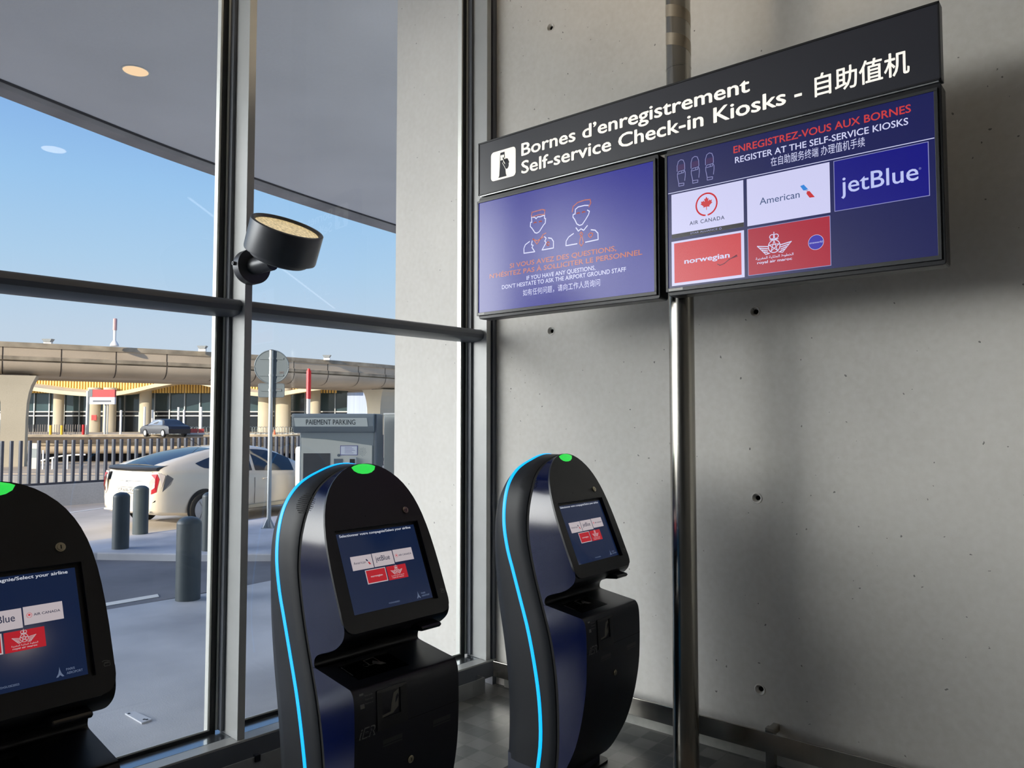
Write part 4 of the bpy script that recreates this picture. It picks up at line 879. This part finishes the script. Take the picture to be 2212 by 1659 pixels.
mb = MB(); mb.grid([[(-.935 + .03 * abs(t_) ** 2, .60 * t_, 1.055) for t_ in (-1, -.5, 0, .5, 1)], [(-.975 + .04 * abs(t_) ** 2, .62 * t_, .885) for t_ in (-1, -.5, 0, .5, 1)]], M_cg); mb.build('tail_window', car, smooth=60)
for sgn in (-1, 1):
    r_ = lambda P: [(x, sgn * y, z) for x, y, z in P]
    mb = MB(); mb.add(r_([(-.945, .60, 1.04), (-.895, .765, 1.05), (-.80, .832, .99), (-.85, .815, .80), (-.915, .768, .66), (-.966, .66, .62), (-.970, .60, .70), (-.968, .61, .88)]), [tuple(range(8)) if sgn > 0 else tuple(reversed(range(8)))], mat('lamp_clear', (206, 196, 192), .15, coat=.5))
    mb.add(r_([(-.950, .64, 1.01), (-.915, .752, 1.02), (-.885, .785, .93), (-.925, .762, .70), (-.974, .68, .66), (-.976, .69, .74), (-.952, .742, .78), (-.940, .742, .93)]), [tuple(range(8)) if sgn > 0 else tuple(reversed(range(8)))], mat('lamp_red', (190, 40, 50), .2, coat=.4))
    mb.build('tail_lamp', car)
    mb = MB(); mb.add(r_([(-.79, .868, 1.01), (-.66, .875, .93), (-.72, .876, .82), (-.87, .85, .70), (-.845, .862, .85)]), [tuple(range(5)) if sgn > 0 else tuple(reversed(range(5)))], mat('lamp_housing', (120, 116, 112), .3)); mb.build('lamp_corner', car)
fpl = lambda a, b, d: (-1.0 - d, -a, b)
mb = MB(); mb.prism(rrect(-.26, .26, .665, .775, .01, 2), -.05, .0, mat('number_plate', (226, 222, 206), .5), fpl); mb.text('CP-636-YV', 0, .69, .06, mat('plate_ink', (60, 56, 52), .6), fpl, .002, width=.44, align='c', bold=.01); mb.stroke(rrect(-.255, .255, .67, .77, .01, 2), .006, .002, mat('plate_ink'), fpl, True); mb.build('number_plate', car)
mb = MB(); M_rim2 = mat('emblem_dark', (120, 120, 122), .3, .8); mb.stroke(ell(0, .84, .055, .038, 20), .012, .0, M_rim2, lambda a, b, d: (-.985, -a, b), True); mb.stroke(ell(0, .848, .016, .026, 14), .010, .001, M_rim2, lambda a, b, d: (-.986, -a, b), True); mb.build('tail_emblem', car)
mb = MB(); mb.box(-.985, -.93, -.66, .66, .33, .36, M_car); mb.build('bumper_lip', car)
for xw in (0, 2.70):
    for sgn in (-1, 1):
        yo = sgn * .875
        mb = MB(); mb.poly([(xw + .365 * math.cos(R(12 * i)), yo + sgn * .002, .335 + .365 * math.sin(R(12 * i))) for i in (range(30) if sgn < 0 else range(29, -1, -1))], M_tyre); mb.build('wheel_arch', car)
        wl = MB(Matrix.Translation((xw, yo + sgn * .004, .315)) @ Matrix.Rotation(R(90 * -sgn), 4, 'X'))
        wl.lathe([(.22, .0), (.30, .0), (.315, .0), (.312, .022), (.29, .032), (.225, .03), (.215, .012)], M_tyre, 36); wh = wl.build('wheel', car, smooth=40)
        wl = MB(Matrix.Translation((xw, yo + sgn * .004, .315)) @ Matrix.Rotation(R(90 * -sgn), 4, 'X'))
        wl.lathe([(.222, .012), (.222, .030), (.205, .030), (.200, .014)], M_rim, 36); wl.lathe([(.0, .02), (.05, .024), (.045, .032), (0, .034)], M_rim, 20); wl.cyl((0, 0, .006), (0, 0, .010), .205, M_dark, n=30)
        for k in range(5):
            a = R(72 * k + 20); wl.prism([(-.022, .03), (.022, .03), (.055, .205), (-.055, .205)], .016, .028, M_rim, lambda p, q, d, a=a: (p * math.cos(a) - q * math.sin(a), p * math.sin(a) + q * math.cos(a), d))
        wl.build('rim', wh, smooth=30)
for sgn in (-1, 1):
    for xh in (.78, 1.52):
        mb = MB(); mb.tube([(xh - .09, sgn * (ysurf(xh, .80) + .012), .80), (xh, sgn * (ysurf(xh, .80) + .035), .807), (xh + .09, sgn * (ysurf(xh, .80) + .012), .80)], .014, M_car, 8); mb.build('door_handle', car, smooth=60)
    mb = MB(); mb.box(.38, 2.3, sgn * .885 - .01, sgn * .885 + .01, .235, .30, mat('sill_trim', (196, 186, 160), .3)); mb.build('side_skirt', car)
    for xd in (.40, 1.22, 2.32):
        mb = MB(); mb.box(xd - .003, xd + .003, sgn * (wid(xd) + .0) - .003, sgn * wid(xd) + .003, .32, belt(xd) - .11, M_gask); mb.build('door_gap', car)
mb = MB(); mb.cyl((.62, 0, 1.45), (.25, 0, 1.66), .004, M_black, n=6); mb.build('aerial', car)

# ------------------------------------------------------------------ barrier wall with bar fence across the road
mb = MB(); mb.box(-8, 34, 19.4, 19.62, -.6, .15, concrete('barrier_concrete', (176, 178, 180), .08, False, .8))
tag(mb.build('barrier_wall', bevel=.01), 'low pale concrete barrier wall along the far side of the road, under the bar fence', 'wall')
fe = empty('bar_fence', (10, 19.5, .15), 0, 'dark grey fence of upright flat bars standing on the low concrete wall', 'fence')
M_fence = mat('fence_grey', (64, 68, 80), .5)
mb = MB(); mb.box(-6.2, 9.5, -.03, .03, .0, .05, M_fence); mb.build('bottom_rail', fe)
mb = MB(); mb.box(-.026, .026, -.05, .05, .05, 1.03, M_fence)
bar0 = mb.build('bar', fe)
for i in range(84):
    b = bar0 if i == 0 else bar0.copy()
    if i: COL.objects.link(b); b.parent = fe
    b.location = (-6.1 + i * .184, 0, 0)
# ------------------------------------------------------------------ elevated roads
def road_deck(name, path, ztop, label, w=7.0, step=2.35, k=1.0):
    P = [Vector((x, y, 0)) for x, y in cr(path, 14)]
    prof = [(0, 0), (.02, -.05), (0, -.26), (-.06, -.27), (-.07, -.68), (.02, -.71), (.02, -.90), (-.12, -.92), (-.12, -.97), (.0, -.985), (-.02, -1.12), (-.08, -1.27), (-.2, -1.43), (-.42, -1.56), (-.72, -1.63), (-1.05, -1.64), (-1.1, -1.52), (-w + 1.1, -1.52), (-w + 1.05, -1.64), (-w + .7, -1.63), (-w + .2, -1.43), (-w, -1.0), (-w, 0), (-w + .25, 0), (-w + .25, -.75), (-.25, -.75), (-.25, 0)]
    def ring(i, grow=0.0):
        t = (P[min(i + 1, len(P) - 1)] - P[max(i - 1, 0)]).normalized(); n = Vector((t.y, -t.x, 0))
        return [tuple(P[i] + n * (a * k + grow) + Vector((0, 0, ztop + b * k))) for a, b in prof]
    root = empty(name, (P[len(P) // 2].x, P[len(P) // 2].y, ztop - 1.6 * k), 0, label, 'road bridge')
    L = Matrix.Translation(-root.location)
    rg = [ring(i) for i in range(len(P))]
    def strip(nm, a, b, m, closed=False):
        mb = MB(L); mb.grid([r_[a:b] for r_ in rg], m); return mb.build(nm, root, smooth=30)
    strip('coping', 0, 3, M_viad_dirty); strip('parapet', 2, 6, M_viad); strip('drip_band', 5, 9, M_viad_dirty)
    mb = MB(L); mb.grid([r_[8:] + r_[:1] for r_ in rg], M_viad); mb.build('deck', root, smooth=30)
    # open joints between the precast pieces
    dist = 0; nxt = .6; mbj = MB(L)
    for i in range(1, len(P)):
        seg = (P[i] - P[i - 1]).length
        while dist + seg > nxt:
            f_ = (nxt - dist) / seg; a, b = rg[i - 1], rg[i]; t = (P[i] - P[i - 1]).normalized(); n = Vector((t.y, -t.x, 0))
            row = [Vector(a[j]).lerp(Vector(b[j]), f_) + n * .006 + Vector((0, 0, -.006 if j > 10 else 0)) for j in list(range(2, 7)) + list(range(9, 16))]
            for seg_ in (row[:5], row[5:]):
                mbj.grid([[tuple(p - t * .025) for p in seg_], [tuple(p + t * .025) for p in seg_]], M_joint)
            nxt += step
        dist += seg
    mbj.build('joints', root)
    return root
M_joint = mat('joint_dark', (58, 50, 44), .9)
road_deck('viaduct', [(-8, 54), (2, 48.5), (13.2, 43.9), (23.1, 41.2), (30, 40.6), (36.8, 40.9), (48, 43), (64, 49)], 5.66, 'curved concrete road viaduct crossing high beyond the fence', step=2.55)
road_deck('lower_road_deck', [(8, 76), (22.4, 66.2), (35.8, 50.9), (46, 38), (60, 20)], .62, 'lower concrete road deck lit yellowish, seen through the fence bars in front of the terminal', w=2.6, k=.92, step=5.2)
def vcolumn(c, ang, h, label, w=1.05, dp=1.25, flare=.42):
    root = empty('viaduct_column', c, ang, label, 'column')
    def ring(z, g): return [(-w / 2 - g, -dp / 2 - g * .3, z), (w / 2 + g, -dp / 2 - g * .3, z), (w / 2 + g, dp / 2 + g * .3, z), (-w / 2 - g, dp / 2 + g * .3, z)]
    zs = [(0, 0), (h * .55, 0), (h * .72, .03), (h * .82, .10), (h * .90, .20), (h * .96, .33), (h, flare)]
    mb = MB(); mb.loft([ring(z, g) for z, g in zs], M_column); mb.build('shaft', root)
    mb = MB(); mb.box(-.62, .62, -.5, .5, h + .002, h + .06, M_joint); mb.build('bearing', root)
va0 = math.atan2(RT.y, RT.x)
vcolumn(at(33, 38.6, -.95), va0 + R(27), 4.90, 'flared concrete column carrying the viaduct at the left edge of the window')
vcolumn(at(826, 55.5, -.95), va0 - R(40), 4.90, 'flared concrete column carrying the viaduct, above the pale service cabinet', 1.4, 1.6, .5)
def viaduct_lamp(px, d, z):
    root = empty('parapet_lamp', at(px, d, z), va0, f'small trapezoid lamp on the viaduct parapet, {where}', 'lamp', 'parapet lamps on the viaduct')
    mb = MB(); mb.box(-.2, .2, -.08, .08, -.12, .03, M_white); mb.build('foot', root)
    mb = MB(); mb.loft([[(-.16, -.12, .03), (.16, -.12, .03), (.16, .12, .03), (-.16, .12, .03)], [(-.26, -.16, .2), (.26, -.16, .2), (.26, .16, .2), (-.26, .16, .2)]], M_galv); mb.build('head', root)
for px, d, where in ((100, 39.6, 'above the left column'), (435, 43.2, 'left of the middle mullion'), (705, 49.2, 'right of the red barrier sleeve')): viaduct_lamp(px, d, 5.75)
ms = empty('mast', at(244, 40.4, 5.66), 0, 'thin pale mast with a reddish top standing on the viaduct parapet', 'mast')
mb = MB(); mb.lathe([(.22, 0), (.2, .1), (.09, .28), (.075, .3), (.075, .85)], M_white, 14); mb.build('tube', ms, smooth=40)
mb = MB(); mb.lathe([(.10, .85), (.10, 1.45), (.08, 1.48), (0, 1.48)], mat('mast_head', (186, 150, 150), .5), 14); mb.build('head', ms, smooth=40)

# ------------------------------------------------------------------ terminal building and its forecourt
MT = Matrix(((RT.x, FH.x, 0, 0), (RT.y, FH.y, 0, 0), (0, 0, 1, 0), (0, 0, 0, 1)))     # x across, y away, as seen from the hall
lx = lambda px, d: (px - 1106) / FPX * d
DT = 90.0
zt = lambda py, d=DT: 1.6 + (912 - py) * d / FPX
ground = MB(); ground.poly([tuple(MT @ Vector(p)) for p in ((-140, 58, .46), (140, 58, .46), (140, 260, .46), (-140, 260, .46))], M_far); struct(ground, 'forecourt_ground')
te = empty('terminal_building', MT @ Vector((-40, DT, .46)), va0, 'long glazed terminal building beyond the lower road, with yellow slats and scalloped concrete eaves', 'building')
LT = Matrix.Translation((40, -DT, -.46))
M_tg = mat('terminal_glass', (58, 78, 84), .06, spec=.8, noise=(.18, .35))
M_dglass = mat('terminal_dark_glass', (34, 40, 46), .1, spec=.6)
mb = MB(LT); mb.box(-66, -19.5, DT, DT + .3, 2.9, 6.4, M_tg); mb.build('upper_glazing', te)
mb = MB(LT); mb.box(-66, -19.5, DT, DT + .3, .46, 2.3, M_dglass); mb.build('ground_floor_glazing', te)
mb = MB(LT); mb.box(-66, -19.5, DT - .1, DT + .3, 2.3, 2.42, M_white); mb.box(-66, -19.5, DT - .1, DT + .3, 2.78, 2.9, M_white); mb.box(-66, -19.5, DT + .02, DT + .3, 2.42, 2.78, M_dglass); mb.build('transom', te)
mb = MB(LT)
for i in range(26): mb.box(-65.5 + i * 1.78, -65.38 + i * 1.78, DT - .18, DT, .46, 6.4, M_galv)
mb.build('mullions', te)
mb = MB(LT); mb.box(-66, -12, DT + .3, DT + 25, .46, 7.2, M_viad); mb.build('rear_block', te)
mb = MB(LT); mb.box(-66, -20, DT - 1.2, DT + .3, 6.4, 7.4, mat('slat_backing', (120, 84, 44), .7)); mb.build('upper_wall', te)
mb = MB(LT); M_slat = mat('slat_yellow', (244, 206, 116), .6)
for i in range(138): mb.box(-65.9 + i * .33, -65.72 + i * .33, DT - 1.45, DT - 1.21, 5.0, 7.5, M_slat)
mb.build('slat_screen', te)
ev = cr([(-70, 5.5), (lx(0, 86), 5.5), (lx(60, 86), 5.25), (lx(120, 86), 4.85), (lx(190, 86), 4.52), (lx(250, 86), 4.55), (lx(300, 86), 5.0), (lx(350, 86), 5.6), (lx(410, 86), 6.0), (lx(480, 86), 5.3), (lx(545, 86), 4.6), (lx(600, 86), 4.5), (lx(650, 86), 4.9), (lx(700, 86), 5.25), (lx(760, 86), 5.3)], 5)
mb = MB(LT); mb.loft([[(x, 85.2, z), (x, 85.2, z + .42), (x, DT - .2, z + .9), (x, DT - .2, z + .3)] for x, z in ev], mat('eaves_concrete', (226, 206, 170), .7, noise=(.5, .1))); mb.build('eaves', te, smooth=40)
for a, b in ((116, 138), (190, 217), (224, 251), (302, 327), (558, 590), (596, 628), (668, 692)):
    x0, x1 = lx(a, 88), lx(b, 88); c, r = (x0 + x1) / 2, (x1 - x0) / 2
    mb = MB(LT); mb.loft([[(c + r * math.cos(R(15 * k)), 88 + r * .8 * math.sin(R(15 * k)), z) for k in range(24)] for z in (.46, 5.6)], M_column); mb.build('pillar', te, smooth=40)
mb = MB(LT); mb.box(lx(750, 87), lx(815, 87), 87, 87.4, .46, zt(850), mat('pale_blue_panels', (176, 190, 214), .5, noise=(.8, .12, (6, 1, .1)))); mb.build('blue_panelling', te)
mb = MB(LT); mb.box(lx(195, 87.2) + .2, lx(215, 87.2) - .3, 87.15, 87.25, zt(908), zt(897), M_red); mb.build('red_notice', te)
# things on the forecourt
def post(name, px, d, z0, z1, r, m, label, cat, group=None):
    mb = MB(); p_ = at(px, d, 0); mb.cyl((0, 0, 0), (0, 0, z1 - z0), r, m, n=12); return tag(mb.build(name, loc=(p_.x, p_.y, z0), smooth=40), label, cat, group)
DG = 62.0
sg = empty('direction_sign', MT @ Vector((lx(222, DG), DG, .46)), va0, 'big red and white direction board on two grey posts before the terminal', 'sign')
mb = MB(); mb.box(-1.02, 1.02, -.12, .12, 3.18, 3.80, mat('board_red', (186, 44, 54), .5)); mb.box(-1.10, -.80, -.13, .13, 3.2, 3.82, M_pd); mb.build('red_panel', sg)
mb = MB(); mb.box(-1.02, 1.02, -.12, .12, 2.6, 3.18, mat('board_white', (216, 216, 224), .5)); mb.box(-.75, .75, -.125, -.1205, 2.78, 2.92, mat('board_strip', (82, 90, 104), .5)); mb.build('white_panel', sg)
for x, r in ((-1.35, .13), (0.1, .09), (.3, .05)):
    mb = MB(); mb.cyl((x, .25, 0), (x, .25, 3.7 if x < -1 else 2.8), r, M_galv, n=12); mb.build('post', sg)
for i, px in enumerate((313, 330, 386, 398, 435, 262)):
    wh = ('between the pillars', 'beside the dark sedan', 'behind the dark sedan', 'right of the dark sedan', 'next to the middle mullion', 'beside the direction board')[i]
    post('lamp_post', px, 64 + (i % 3), .46, 2.9 - .25 * (i % 2), .09, M_white, 'thin white lamp post on the terminal forecourt, ' + wh, 'lamp post', 'white posts on the forecourt')
for px, wh in ((111, 'left one of two'), (135, 'right one of two')): post('safety_post', px, 61, .46, 1.35, .09, mat('safety_yellow', (236, 190, 40), .5), f'short yellow post before the terminal doors, {wh}', 'bollard', 'yellow posts')
post('red_post', 181.5, 61.5, .46, 1.4, .10, M_red, 'short red post on the forecourt beside the direction board', 'bollard')
tf = empty('forecourt_railing', MT @ Vector((lx(100, DG), DG, .46)), va0, 'thin grey railing along the forecourt edge, left of the direction board', 'railing')
mb = MB(); mb.box(-.02, .02, -.02, .02, 0, .95, mat('rail_grey', (120, 112, 108), .5)); b0 = mb.build('bar', tf)
for i in range(42):
    b = b0 if i == 0 else b0.copy()
    if i: COL.objects.link(b); b.parent = tf
    b.location = (-4.6 + i * .19, 0, 0)
mb = MB(); mb.box(-4.7, 3.4, -.03, .03, .02, .06, mat('rail_grey')); mb.build('rail', tf)
M_tro = mat('trolley_steel', (170, 176, 170), .4, .5)
tro = empty('luggage_trolley', (0, 0, 0))
mb = MB(); mb.tube([(-.2, .25, .05), (-.22, .28, .45), (-.18, .3, .68), (0, .31, .74), (.18, .3, .68), (.22, .28, .45), (.2, .25, .05)], .018, M_tro, 6); mb.build('handle_frame', tro)
mb = MB(); mb.box(-.22, .22, -.4, .26, .10, .15, M_tro); mb.build('platform', tro)
for x, y in ((-.19, .2), (.19, .2), (0, -.35)):
    mb = MB(); mb.cyl((x - .02, y, .05), (x + .02, y, .05), .05, M_black, n=10); mb.build('wheel', tro)
k = 0
for a, b_, n_, d, wh in ((322, 455, 22, 66, 'long row of nested luggage trolleys behind the dark sedan'), (548, 640, 17, 66, 'row of nested luggage trolleys above the white car roof')):
    for i in range(n_):
        t_ = tro if k == 0 else copy_tree(tro); k += 1
        p_ = MT @ Vector((lx(a + (b_ - a) * i / (n_ - 1), d), d + .1 * (i % 2), .46)); t_.location = p_; t_.rotation_euler = (0, 0, va0 + R(62))
        tag(t_, 'one trolley of the ' + wh, 'trolley', wh)
for i, px in enumerate((410, 422, 436)):
    br = empty('traffic_barrier', MT @ Vector((lx(px, 60.5), 60.5, .46)), va0 + R(20 * i), ('left', 'middle', 'right')[i] + ' of three red and white plastic traffic barriers on the forecourt by the mullion', 'traffic barrier', 'red and white traffic barriers')
    mb = MB(); mb.box(-.22, .22, -.08, .08, .02, .30, M_white); mb.build('base', br); mb = MB(); mb.box(-.2, .2, -.06, .06, .30, .62, mat('barrier_red', (220, 90, 84), .5)); mb.build('panel', br)
cn = empty('traffic_cone', MT @ Vector((lx(594, 60.5), 60.5, .46)), 0, 'orange traffic cone on the forecourt seen right of the sign post', 'traffic cone')
mb = MB(); mb.lathe([(.15, .03), (.03, .55), (0, .55)], mat('cone_orange', (235, 110, 70), .5), 16); mb.build('cone', cn, smooth=40); mb = MB(); mb.box(-.2, .2, -.2, .2, 0, .03, mat('cone_orange')); mb.build('base', cn)
# dark sedan
sd = empty('sedan_car', MT @ Vector((lx(358, 59.6), 59.6, .46)), va0 + R(180 - 38), 'dark blue-black sedan on the lower road deck before the terminal', 'car')
M_sd = mat('sedan_paint', (22, 26, 38), .4)
sr_ = [(-2.2, .5, .62), (-2.1, .55, .82), (-1.6, .55, .95), (-1.0, .55, 1.28), (-.3, .55, 1.40), (.4, .55, 1.38), (1.0, .55, 1.08), (1.3, .55, .94), (2.0, .5, .80), (2.25, .45, .6)]
mb = MB(); mb.loft([[(x, -.85, .25), (x, -.88, .6), (x, -.86, min(z, .86)), (x, -.6 if z > .96 else -.8, z), (x, .6 if z > .96 else .8, z), (x, .86, min(z, .86)), (x, .88, .6), (x, .85, .25)] for x, _, z in sr_], M_sd); mb.build('body', sd, smooth=40)
for s_ in (-1, 1):
    mb = MB(); mb.add([(-1.2, s_ * .83, .93), (1.05, s_ * .83, .93), (.5, s_ * .66, 1.30), (-.3, s_ * .655, 1.32), (-.85, s_ * .66, 1.25)], [(0, 1, 2, 3, 4)], mat('sedan_glass', (96, 110, 130), .1, spec=.8)); mb.build('side_window', sd)
    for x in (-1.35, 1.4):
        mb = MB(); mb.cyl((x, s_ * .72, .31), (x, s_ * .9, .31), .31, M_tyre, n=20); mb.cyl((x, s_ * .9, .31), (x, s_ * .905, .31), .2, M_rim, n=16); mb.build('wheel', sd)
# lower level seen through the bars
plinth = MB(); plinth.box(-46, 4, 33, 42, -2.0, -.62, M_viad); plinth = plinth.build('plinth'); plinth.matrix_world = MT; plinth['kind'] = 'structure'
mb = MB(MT); mb.box(-46, 20, 32.4, 33, -2.0, -.66, concrete('old_concrete', (150, 148, 146), .3, False, .6)); struct(mb, 'retaining_wall')
mb = MB(); mb.poly([(-90, 19.5, -1.6), (110, 19.5, -1.6), (110, 120, -1.6), (-90, 120, -1.6)], M_road); struct(mb, 'lower_ground')
mb = MB(MT); mb.box(-60, 10, 63.5, 64, -1.6, .4, mat('underpass_shade', (40, 40, 44), .9)); struct(mb, 'underpass_shade_sheet')  # dark sheet, its colour stands for the shade under the lower deck
tp = empty('ticket_pillar', MT @ Vector((lx(80, 36.5), 36.5, -.62)), va0, 'pale grey ticket pillar with a glass panel behind the fence, right of the viaduct column', 'ticket machine')
mb = MB(); mb.box(-.15, .15, -.12, .12, 0, .52, M_pm); mb.build('base', tp); mb = MB(); mb.box(-.14, .14, -.10, .10, .52, .95, mat('pillar_glass', (150, 160, 162), .15)); mb.build('glass_panel', tp); mb = MB(); mb.box(-.155, .155, -.13, .13, .95, 1.22, M_pm); mb.build('head', tp)
hr = empty('ramp_handrail', MT @ Vector((lx(140, 36), 36, -.62)), va0, 'white tubular handrail rising along a ramp behind the fence, right of the ticket pillar', 'handrail')
mb = MB(); mb.tube([(-1.1, 0, .38), (-.6, 0, .52), (-.1, 0, .62), (.5, 0, .68), (1.05, 0, .69)], .04, M_white, 8); mb.build('rail', hr, smooth=50)
for x, h_ in ((-1.1, .9), (-.95, .9), (-.5, .53), (.2, .64), (.85, .67)):
    mb = MB(); mb.box(x - .03, x + .03, -.03, .03, 0, h_, M_white); mb.build('post', hr)
nb = empty('number_board', MT @ Vector((lx(2, 60), 60, .46)), va0, 'white board with the number 4 at the left edge, before the terminal', 'sign')
mb = MB(); mb.box(-.9, .4, -.04, .04, 1.35, 1.85, M_white); mb.build('board', nb); mb = MB(); mb.box(.05, .4, -.05, -.041, 1.36, 1.84, M_pg); mb.text('4', .22, 1.45, .3, M_white, lambda a, b, d: (a, -.055, b), align='c', bold=.03); mb.build('number', nb)
mb = MB(); mb.cyl((0, 0, 0), (0, 0, 1.35), .05, M_galv, n=10); mb.build('post', nb)
# vapour trail high in the sky
UPV = RT.cross(FH)
def skyp(px, py, d): return Vector((0, 0, 1.6)) + (FH + RT * ((px - 1106) / FPX) + Vector((0, 0, 1)) * ((911 - py) / FPX)) * d
M_trail = bpy.data.materials.new('vapour'); M_trail.use_nodes = True; t = M_trail.node_tree; t.nodes.clear()
a_ = t.nodes.new('ShaderNodeBsdfTransparent'); b_ = t.nodes.new('ShaderNodeBsdfTranslucent'); b_.inputs[0].default_value = (.9, .95, 1, 1); m_ = t.nodes.new('ShaderNodeMixShader'); m_.inputs[0].default_value = .035; o_ = t.nodes.new('ShaderNodeOutputMaterial')
t.links.new(a_.outputs[0], m_.inputs[1]); t.links.new(b_.outputs[0], m_.inputs[2]); t.links.new(m_.outputs[0], o_.inputs[0])
A0, A1 = skyp(398, 420, 6000), skyp(720, 664, 9000)
mb = MB(); mb.tube([A0, A0.lerp(A1, .1), A0.lerp(A1, .5), A1], 10, M_trail, 10); tag(mb.build('vapour_trail', smooth=60), 'faint white vapour trail slanting down the blue sky left of the mullion', 'vapour trail')
